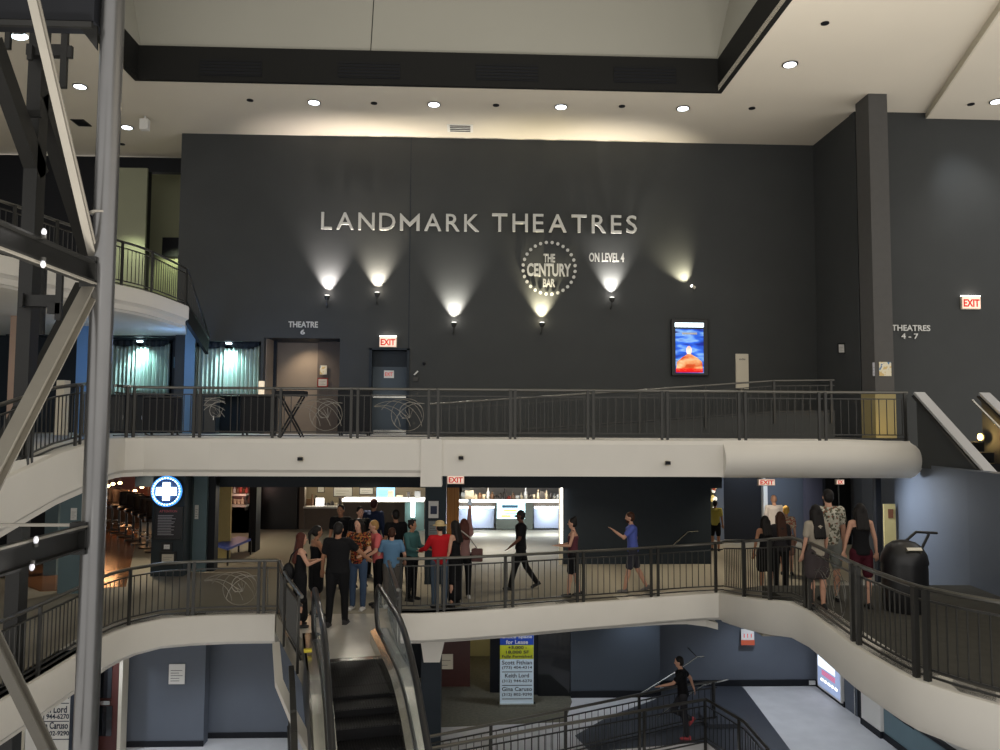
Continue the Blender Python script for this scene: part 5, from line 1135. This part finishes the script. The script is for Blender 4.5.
def person(label, px, py, h, rz, zf=0, top=('tee', 'black'), bottom=('trousers', 'black'), hair=('short', (.02, .015, .01)), skin='skinl',
           arms=None, legs=((0, 0, 0), (0, 0, 0)), lean=0, female=False, at=None, shoe=(.02, .02, .02), ymin=None, width=1.0, head=(0, 0), tm=None, bm_=None):
    """rz: heading in degrees, 0 = facing away from the camera, positive = turning left. arms: per side (upper fwd, upper out, forearm fwd, forearm in)"""
    q = at or P(px, py, z=zf+h)
    ym = ymin or (P(px, 612, z=0).y*0+16.05+max(0, px-470)*.008 if 380 < px < 710 and zf == 0 else 0)
    if q.y < ym: q = P(px, py, y=ym); h = q.z-zf
    loc = Vector((q.x, q.y, zf)); s = h/1.76
    t = thing('person', label, 'person', loc, None, math.radians(rz))
    M_skin = M[skin]; arms = arms or ((4, 8, 12, 0), (4, 8, 12, 0))
    fw_ = .88 if female else 1.0
    L = R_('X', -lean)
    hipw = .10; hipz = .93
    def T(v):   # lean the trunk about the pelvis
        v = Vector(v); return L @ (v-Vector((0, 0, .95)))+Vector((0, 0, .95))
    pel, wst, chs, nk = T((0, 0, .97)), T((0, .0, 1.12)), T((0, .0, 1.32)), T((0, -.01, 1.50))
    hc = T((0, .015, 1.635)); HR = L @ R_('Z', head[0]) @ R_('X', -head[1])
    jo = {}
    for i, sd in enumerate((-1, 1)):
        hip = Vector((sd*.095, 0, .92)); a, kb, out = legs[i]
        th = R_('Y', -sd*(2+out)) @ (R_('X', a) @ Vector((0, 0, -.44))); kn = hip+th
        sh = R_('X', a-kb) @ Vector((0, 0, -.42)); an = kn+sh; jo['leg', i] = (hip, kn, an, a-kb)
        S0 = T((sd*.185*fw_, -.01, 1.43)); uf, uo, ff, fi = arms[i]
        up_ = L @ (R_('Y', -sd*uo) @ (R_('X', uf) @ Vector((0, 0, -.285)))); el = S0+up_
        fo = L @ (R_('Z', sd*fi) @ (R_('X', uf+ff) @ R_('Y', -sd*uo*.5) @ Vector((0, 0, -.25)))); wr = el+fo; jo['arm', i] = (S0, el, wr, fo.normalized())
    low = min(jo['leg', i][2].z for i in (0, 1))-.085; dz = Vector((0, 0, -low))
    k = s
    def Z(v): return (Vector(v)+dz)*k
    b = MB(); W = width
    # trunk
    def ring(c, rx, ry, rz_=.09): b.ell(Z(c), rx*k*W, ry*k, rz_*k, 16, 8, L)
    def trunk(mb, z0, z1, ex):
        nn = max(3, int((z1-z0)/.035))
        for z in [z0+(z1-z0)*j/nn for j in range(nn+1)]:
            u = min(1, max(0, (z-.93)/.47)); wv = math.sin(PI*min(1, u*1.15))
            rx = .156*(1-u)*(1.03 if female else 1)+.168*fw_*u-(.042 if female else .02)*wv; ry = .112-.018*wv
            mb.ell(Z(T((0, 0, z))), (rx+ex)*k*W, (ry+ex)*k, .07*k, 20, 8, L)
    trunk(b, .90, 1.37, 0); ring(T((0, -.01, 1.43)), .14*fw_, .07, .06)
    cap(b, Z(T((-.16*fw_, -.01, 1.43))), .055*k, Z(T((.16*fw_, -.01, 1.43))), .055*k)
    cap(b, Z(nk-Vector((0, 0, .03))), .056*k*fw_, Z(hc-Vector((0, .0, .06))), .05*k*fw_)
    b.ell(Z(hc+HR @ Vector((0, 0, .02))), .077*k, .092*k, .108*k, 18, 12, HR); b.ell(Z(hc+HR @ Vector((0, .022, -.055))), .056*k, .06*k, .062*k, 14, 8, HR)
    b.ell(Z(hc+HR @ Vector((0, .096, -.012))), .013*k, .02*k, .022*k, 8, 6, HR)
    for sd in (-1, 1): b.ell(Z(hc+HR @ Vector((sd*.078, 0, -.005))), .012*k, .02*k, .03*k, 8, 6, HR)
    for i, sd in enumerate((-1, 1)):
        hip, kn, an, ga = jo['leg', i]
        cap(b, Z(hip), .085*k*W, Z(kn), .055*k); mid = kn.lerp(an, .3); cap(b, Z(kn), .055*k, Z(mid)-Vector((0, .012*k, 0)), .056*k); cap(b, Z(mid), .055*k, Z(an), .036*k)
        S0, el, wr, fd = jo['arm', i]
        cap(b, Z(S0), .055*k*fw_, Z(el), .040*k*fw_); cap(b, Z(el), .040*k*fw_, Z(wr), .027*k*fw_)
        # hand: palm, four fingers bent at the knuckles, thumb from the side of the palm
        f = fd; side = f.cross(Vector((0, 1, 0)) if abs(f.y) < .8 else Vector((0, 0, 1))).normalized(); nrm = side.cross(f)
        pc = wr+f*.05; b.obox(Z(pc), side*.036*k, f*.045*k, nrm*.013*k); cap(b, Z(wr), .025*k, Z(wr+f*.03), .024*k)
        for j, (o_, ln) in enumerate(((-.030, .066), (-.010, .078), (.010, .074), (.030, .056))):
            p0 = wr+f*.09+side*o_; p1 = p0+(f+nrm*.25*-1*sd*0+Vector((0, .25, 0))).normalized()*ln*.5; p2 = p1+(f+Vector((0, .6, 0))).normalized()*ln*.5
            cap(b, Z(p0), .0095*k, Z(p1), .009*k, 6); cap(b, Z(p1), .009*k, Z(p2), .0075*k, 6)
        p0 = wr+f*.03+side*.03*(-sd); p1 = p0+(f*.6+side*(-sd)*.8).normalized()*.035; p2 = p1+(f*.9+side*(-sd)*.3).normalized()*.03
        cap(b, Z(p0), .012*k, Z(p1), .011*k, 6); cap(b, Z(p1), .011*k, Z(p2), .009*k, 6)
    body = fuse(b, 'body', M_skin, t, .0105, 2)
    # face
    for sd in (-1, 1):
        m = MB(); m.ell(Z(hc+HR @ Vector((sd*.031, .086, .012))), .012*k, .008*k, .007*k, 8, 6, HR); m.build('eye', cmat('eye_dark', (.02, .015, .015), .3), t, True)
    m = MB(); m.ell(Z(hc+HR @ Vector((0, .083, -.062))), .022*k, .006*k, .006*k, 8, 6, HR); m.build('mouth', cmat('lip_red', (.30, .07, .06), .5), t, True)
    g = .022
    # top
    kind, col = top[0], top[1]; tmat = tm or (cmat('cloth_'+str(col), col) if not isinstance(col, str) else cmat('cloth_'+col, {'black': (.006, .006, .007), 'navy': (.02, .03, .07), 'grey': (.08, .085, .09)}[col]))
    if kind:
        mb = MB(); base = .92 if kind in ('tee', 'long', 'shirt', 'tank') else .95
        trunk(mb, base, 1.40 if kind != 'tank' and kind != 'dress' else 1.33, g)
        if kind not in ('tank', 'dress'):
            cap(mb, Z(T((-.15*fw_, -.01, 1.43))), .07*k, Z(T((.15*fw_, -.01, 1.43))), .07*k); mb.ell(Z(T((0, -.005, 1.44))), .13*k, .085*k, .06*k, 14, 8, L)
            for i in (0, 1):
                S0, el, wr, fd = jo['arm', i]
                if kind == 'long': cap(mb, Z(S0), .073*k*fw_, Z(el), .056*k); cap(mb, Z(el), .056*k, Z(wr-fd*.01), .044*k)
                else: cap(mb, Z(S0), .075*k*fw_, Z(S0.lerp(el, .62)), .066*k)
        else:
            for sd in (-1, 1): cap(mb, Z(T((sd*.085, .07, 1.36))), .022*k, Z(T((sd*.095, -.01, 1.485))), .02*k); cap(mb, Z(T((sd*.095, -.01, 1.485))), .02*k, Z(T((sd*.085, -.07, 1.34))), .022*k)
        if kind == 'dress':
            for i in (0, 1):
                hip, kn, an, ga = jo['leg', i]; cap(mb, Z(hip+Vector((0, 0, .02))), .125*k, Z(hip.lerp(kn, .85)), .115*k)
            hp = (jo['leg', 0][1]+jo['leg', 1][1])/2; cap(mb, Z((0, 0, .92)), .13*k, Z(hp*.8+Vector((0, 0, .92))*.2), .13*k)
            if bottom[0] == 'long_dress': cap(mb, Z(hp), .15*k, Z(hp-Vector((0, 0, .28))), .17*k)
        fuse(mb, {'tee': 't_shirt', 'long': 'long_sleeved_top', 'shirt': 'shirt', 'tank': 'tank_top', 'dress': 'dress'}[kind], tmat, t, .014)
    kind, col = bottom[0], bottom[1]
    if kind in ('trousers', 'shorts', 'skirt'):
        mb = MB(); bmat = bm_ or (cmat('cloth_'+str(col), col) if not isinstance(col, str) else cmat('cloth_'+col, {'black': (.006, .006, .007), 'navy': (.02, .03, .07), 'jeans': (.07, .10, .14), 'grey': (.08, .085, .09), 'khaki': (.2, .16, .10)}[col]))
        mb.ell(Z(pel-Vector((0, 0, .02))), .168*k*W, .118*k, .10*k, 16, 8, L); mb.ell(Z(pel-Vector((0, 0, .08))), .168*k*W, .118*k, .09*k, 16, 8)
        for i in (0, 1):
            hip, kn, an, ga = jo['leg', i]
            if kind == 'trousers': cap(mb, Z(hip), .102*k*W, Z(kn), .073*k); cap(mb, Z(kn), .073*k, Z(an+Vector((0, 0, .01))), .058*k)
            elif kind == 'shorts': cap(mb, Z(hip), .105*k*W, Z(hip.lerp(kn, .8)), .09*k)
            else: cap(mb, Z(hip), .125*k, Z(hip.lerp(kn, .75)), .12*k)
        if kind == 'skirt': cap(mb, Z((0, 0, .9)), .13*k, Z((0, 0, .62)), .14*k)
        fuse(mb, {'trousers': 'trousers', 'shorts': 'shorts', 'skirt': 'skirt'}[kind], bmat, t, .014)
    # shoes
    sm = cmat('shoe_'+str(shoe), shoe, .5)
    for i, sd in enumerate((-1, 1)):
        hip, kn, an, ga = jo['leg', i]; R2 = R_('X', min(0, ga)*.8)
        mb = MB(); mb.ell(Z(an+R2 @ Vector((sd*.012, .055, -.045))), .046*k, .125*k, .036*k, 12, 8, R2); mb.ell(Z(an+R2 @ Vector((0, -.03, -.03))), .042*k, .055*k, .05*k, 10, 6, R2)
        mb.obox(Z(an+R2 @ Vector((sd*.01, .04, -.074))), R2 @ Vector((.042*k, 0, 0)), R2 @ Vector((0, .12*k, 0)), R2 @ Vector((0, 0, .010*k)))
        fuse(mb, 'shoe', sm, t, .012, 2)
    # hair
    hk, hcl = hair[0], hair[1]; hm = cmat('hair_'+str(hcl), hcl, .55)
    H = lambda x, y, z: Z(hc+HR @ Vector((x, y, z)))
    if hk != 'none':
        mb = MB()
        if hk != 'cap' and hk != 'hat': mb.ell(H(0, -.016, .042), .086*k, .098*k, .098*k, 16, 10, HR); mb.ell(H(0, -.035, .0), .082*k, .08*k, .09*k, 14, 8, HR)
        else: mb.ell(H(0, -.03, .0), .082*k, .08*k, .07*k, 14, 8, HR)
        if hk == 'curly':
            for j in range(16): a_ = j*2.4; mb.ell(H(.07*math.cos(a_), -.02+.07*math.sin(a_), .06+.05*math.sin(j*1.7)), .035*k, .035*k, .035*k, 8, 6)
        if hk in ('long', 'verylong'):
            dn = -.30 if hk == 'long' else -.42
            for x in (-.06, -.02, .02, .06): cap(mb, H(x, -.055, .0), .048*k, Z(hc+L @ Vector((x*1.35, -.14, dn))), .035*k)
            for sd in (-1, 1): cap(mb, H(sd*.075, .01, .02), .03*k, Z(hc+L @ Vector((sd*.10, -.03, dn*.75))), .028*k)
        if hk == 'pony': cap(mb, H(0, -.10, .05), .035*k, H(0, -.17, -.02), .035*k); cap(mb, H(0, -.17, -.02), .034*k, H(0, -.16, -.22), .018*k)
        if hk == 'bun': mb.ell(H(0, -.06, .13), .05*k, .05*k, .045*k, 10, 8)
        fuse(mb, 'hair', hm, t, .013, 2)
    if hk in ('cap', 'hat'):
        mc = cmat('headwear_'+str(hair[2]), hair[2], .7); mb = MB()
        mb.lathe((0, 0, 0), [(.098*k, 0), (.1*k, .03*k), (.09*k, .075*k), (.05*k, .1*k), (.01*k, .105*k)], 18)
        if hk == 'hat': mb.lathe((0, 0, 0), [(.095*k, .0), (.15*k, -.006*k), (.15*k, .004*k), (.095*k, .012*k)], 20)
        else: mb.add([(-.06*k, .08*k, .005*k), (.06*k, .08*k, .005*k), (.045*k, .17*k, -.01*k), (-.045*k, .17*k, -.01*k), (-.06*k, .08*k, .014*k), (.06*k, .08*k, .014*k), (.045*k, .17*k, .0), (-.045*k, .17*k, .0)], [(0, 1, 2, 3), (4, 5, 6, 7), (0, 1, 5, 4), (1, 2, 6, 5), (2, 3, 7, 6), (3, 0, 4, 7)])
        for v in range(len(mb.v)): mb.v[v] = HR @ mb.v[v]+H(0, -.005, .055)
        mb.build('cap' if hk == 'cap' else 'straw_hat', mc, t, True)
    if hair[0] == 'short' and len(hair) > 2 and hair[2] == 'beard':
        mb = MB(); mb.ell(H(0, .04, -.075), .058*k, .055*k, .045*k, 12, 8, HR); mb.build('beard', hm, t, True)
    t['_h'] = h
    HJ[t.name] = {i: (loc+Matrix.Rotation(math.radians(rz), 3, 'Z') @ Z(jo['arm', i][2]+jo['arm', i][3]*.09)) for i in (0, 1)}
    return t
HJ = {}
floral = mat_ramp('floral_shirt', 'voronoi', 38, [(0, (.18, .02, .012)), (.3, (.28, .12, .03)), (.5, (.02, .012, .01)), (.78, (.25, .06, .03)), (.9, (.5, .36, .2))], .8)
leafy = mat_ramp('leaf_print_shirt', 'voronoi', 34, [(0, (.42, .40, .32)), (.4, (.10, .10, .07)), (.62, (.5, .48, .4)), (.82, (.2, .08, .05))], .8)
floral2 = mat_ramp('flower_dress', 'voronoi', 30, [(0, (.5, .38, .25)), (.4, (.35, .1, .06)), (.7, (.6, .5, .35))], .8)
DK = (.012, .01, .009); BR = (.045, .018, .01); RD = (.06, .016, .01); BL = (.3, .17, .06)
down = ((3, 8, 10, 0), (3, 8, 10, 0)); fold = ((25, 10, 75, 40), (25, 10, 75, 40)); phone = ((20, 8, 85, 15), (20, 8, 85, 15))
p = person('woman with long reddish hair and folded arms, leftmost of the crowd, in a black dress', 301, 534, 1.66, -70, at=P(301, 534, z=1.66)+Vector((-.0, .0, 0)), top=('dress', 'black'), bottom=('long_dress', 0), hair=('verylong', RD), skin='skinl', arms=fold, female=True)
q = p.location; bag = thing('shoulder_bag', 'black bag hanging at the back of the woman with folded arms', 'bag', q+Vector((-.2, -.02, .82)))
MB().ell(q+Vector((-.2, -.04, .98)), .11, .09, .18).build('body', cmat('bag_black', (.012, .012, .013), .5), bag); MB().tube([q+Vector((-.2, -.04, 1.12)), q+Vector((-.14, -.1, 1.3)), q+Vector((-.02, -.12, 1.42))], .014).build('strap', cmat('bag_black', (.012, .012, .013)), bag)
person('woman in a short black dress with a dark ponytail, second from the left', 317, 527, 1.68, -60, top=('dress', 'black'), bottom=('x', 0), hair=('pony', DK), skin='skinm', arms=((5, 6, 20, 0), (25, 6, 70, 20)), female=True, at=P(317, 527, z=1.68)+Vector((0, .0, 0)))
person('big person in black with one arm reaching right, seen from behind at the escalator head', 340, 519, 1.84, -8, top=('tee', 'black'), bottom=('trousers', 'black'), hair=('short', DK), skin='skinm', arms=((2, 16, 15, 0), (30, 42, 22, 0)), legs=((-6, 4, 0), (10, 6, 0)), width=1.25, at=P(340, 518, z=1.92)+Vector((0, -.15, 0)), shoe=(.03, .028, .03))
person('dark haired person in black just behind the big person in black', 341, 506, 1.78, 170, hair=('short', DK), skin='skinm')
person('dark haired person in a black top left of the tall person in navy', 360, 508, 1.75, -150, hair=('short', DK), skin='skinl')
person('bearded person with long dark hair in a red and gold floral shirt', 359, 520, 1.75, 165, tm=floral, top=('shirt', 0), bottom=('trousers', (.05, .08, .14)), hair=('long', DK), skin='skinl', arms=((15, 14, 60, 20), (15, 14, 60, 20)), shoe=(.7, .68, .65), head=(-10, 0))
person('tall bald person in a navy jacket farthest back in the crowd', 374, 500, 1.84, -20, top=('long', 'navy'), hair=('short', (.04, .01, .01)), skin='skinm')
person('fair haired person in a salmon pink shirt bending to the left in the crowd', 379, 521, 1.70, 110, top=('tee', (.55, .12, .12)), bottom=('trousers', 'black'), hair=('short', BL), skin='skinl', arms=((20, 10, 50, 10), (20, 10, 50, 10)), lean=8)
person('person in black at the back of the crowd, right of the salmon shirt', 396, 511, 1.75, 20, hair=('short', DK), skin='skinm', width=1.1)
person('person in a light blue polo shirt and grey trousers seen from behind at the railing', 392, 529, 1.68, 0, top=('tee', (.10, .20, .32)), bottom=('trousers', (.10, .09, .08)), hair=('short', BR), skin='skinl', arms=((5, 22, 35, 20), (5, 22, 35, 20)), width=1.15, shoe=(.6, .6, .58), at=P(392, 530, z=1.68)+Vector((0, .05, 0)))
person('person in a dark vest with teal sleeves facing the red shirt', 412, 521, 1.75, -120, top=('long', (.05, .13, .13)), bottom=('trousers', 'black'), hair=('curly', DK), skin='skinm', arms=((15, 8, 65, 10), (15, 8, 65, 10)), width=1.1, ymin=16.75)
person('person in a red long sleeved top, jeans and straw hat at the railing', 440, 523, 1.74, 20, top=('long', (.42, .01, .015)), bottom=('trousers', 'jeans'), hair=('hat', DK, (.5, .38, .2)), skin='skinl', arms=((30, 20, 45, 0), (6, 8, 15, 0)), width=1.05)
person('woman with dark hair in a long black dress right beside the red top', 455, 522, 1.68, 60, top=('dress', 'black'), bottom=('long_dress', 0), hair=('long', DK), skin='skinl', female=True)
p = person('woman in a dusty pink top raising one arm with a phone', 464, 520, 1.64, 10, top=('long', (.22, .12, .11)), bottom=('trousers', 'black'), hair=('long', RD), skin='skinl', arms=((5, 8, 15, 0), (165, 6, 5, 0)), female=True, shoe=(.5, .48, .45))
hj = HJ[p.name][1]; ph = thing('phone', 'small dark phone held up by the woman in dusty pink', 'phone', hj-Vector((0, 0, .0))); MB().box(hj.x-.04, hj.x+.04, hj.y-.0, hj.y+.015, hj.z+.0, hj.z+.15).build('body', M['frame'], ph, bevel=.004); MB().box(hj.x-.036, hj.x+.036, hj.y-.002, hj.y, hj.z+.008, hj.z+.142).build('display', cmat('phone_display', (.25, .3, .35), .3, emit=.3), ph)
q = p.location; bag = thing('shoulder_bag', 'brown shoulder bag at the hip of the woman in dusty pink', 'bag', q+Vector((.26, -.05, .75)))
MB().box(q.x+.16, q.x+.40, q.y-.12, q.y+.02, .78, 1.05).build('body', cmat('bag_brown', (.10, .05, .045), .6), bag, bevel=.03); MB().tube([q+Vector((.28, -.05, 1.05)), q+Vector((.12, -.16, 1.3)), q+Vector((-.1, -.1, 1.46))], .014).build('strap', cmat('bag_strap', (.4, .36, .32)), bag)
person('person in silhouette walking left alone before the bright counter', 521, 510, 1.75, 88, zf=0, top=('tee', 'black'), bottom=('trousers', 'black'), hair=('short', DK), skin='skind', legs=((18, 4, 0), (-16, 18, 0)), arms=((10, 6, 40, 0), (-10, 6, 12, 0)))
person('woman with a pink scarf and bare shoulders walking left behind the railing', 573, 519, 1.64, 80, top=('tank', (.10, .03, .04)), bottom=('shorts', 'black'), hair=('bun', DK), skin='skinl', arms=((15, 8, 75, 0), (15, 8, 65, 0)), female=True, legs=((8, 2, 0), (-6, 6, 0)))
person('person in a blue t shirt and shorts walking left, arm raised, before the dark wall', 636, 514, 1.74, 82, top=('tee', (.08, .11, .38)), bottom=('shorts', (.03, .03, .04)), hair=('short', BR, 'beard'), skin='skinl', legs=((14, 2, 0), (-14, 14, 0)), arms=((45, 8, 85, 0), (-18, 6, 30, 0)), at=P(636, 514, z=1.74)+Vector((0, .35, 0)), shoe=(.15, .14, .14), lean=4)
person('small distant person in a yellow top and black shorts in the narrow lit doorway', 715, 501, 1.45, -30, top=('tee', (.45, .38, .08)), bottom=('shorts', 'black'), hair=('short', DK), skin='skinm', at=P(715, 501, z=1.45))
person('bald person in a white shirt near the pale post, far right group', 774, 496, 1.78, 0, top=('long', (.6, .56, .56)), bottom=('trousers', (.12, .12, .14)), hair=('none', DK), skin='skinl')
person('fair haired woman in a cream and red flower dress behind the dark haired women', 786, 507, 1.66, -20, tm=floral2, top=('tee', 0), bottom=('skirt', (.25, .14, .1)), hair=('short', (.6, .36, .08)), skin='skinl', female=True)
person('woman in a black tank top with bare shoulders nearest the railing bend', 765, 517, 1.62, 5, zf=.1, top=('tank', 'black'), bottom=('skirt', 'black'), hair=('long', DK), skin='skinm', female=True, arms=((2, 14, 8, 0), (2, 14, 8, 0)))
person('woman in dark clothes with long brown hair beside the black tank top', 780, 513, 1.66, 0, zf=.15, top=('long', (.02, .018, .02)), bottom=('trousers', 'black'), hair=('verylong', BR), skin='skinm', female=True)
person('tall dark haired person in a pale leaf print shirt on the raised walkway', 824, 490, 1.84, -5, zf=RZ, tm=leafy, top=('shirt', 0), bottom=('shorts', (.20, .21, .19)), hair=('short', DK), skin='skinl', arms=((3, 9, 12, 0), (3, 9, 12, 0)), width=1.08, at=P(828, 490, z=RZ+1.86))
person('woman with very long black hair left of the leaf print shirt', 813, 508, 1.64, 10, zf=RZ, top=('tee', (.32, .28, .22)), bottom=('skirt', (.05, .04, .04)), hair=('verylong', DK), skin='skinl', female=True, at=P(813, 507, z=RZ+1.62)+Vector((0, -.1, 0)))
person('woman in a backless black top and dark red shorts on the raised walkway', 860, 505, 1.66, -5, zf=RZ, top=('tank', 'black'), bottom=('shorts', (.05, .006, .012)), hair=('long', DK), skin='skinl', female=True, arms=((2, 16, 8, 0), (2, 16, 8, 0)), at=P(860, 505, z=RZ+1.66))
person('person in black with red shoes running left between the two lower railings', 682, 657, 1.78, 78, zf=Z1, top=('tee', 'black'), bottom=('trousers', (.03, .03, .035)), hair=('short', DK), skin='skinl', legs=((-2, 6, 0), (30, 95, 0)), arms=((48, 10, 35, 0), (-42, 10, 30, 0)), shoe=(.5, .08, .09), lean=6, at=P(684, 657, z=Z1+1.82)+Vector((0, .1, 0)), width=.95)
for o in list(bpy.data.objects):
    if '_h' in o: del o['_h']
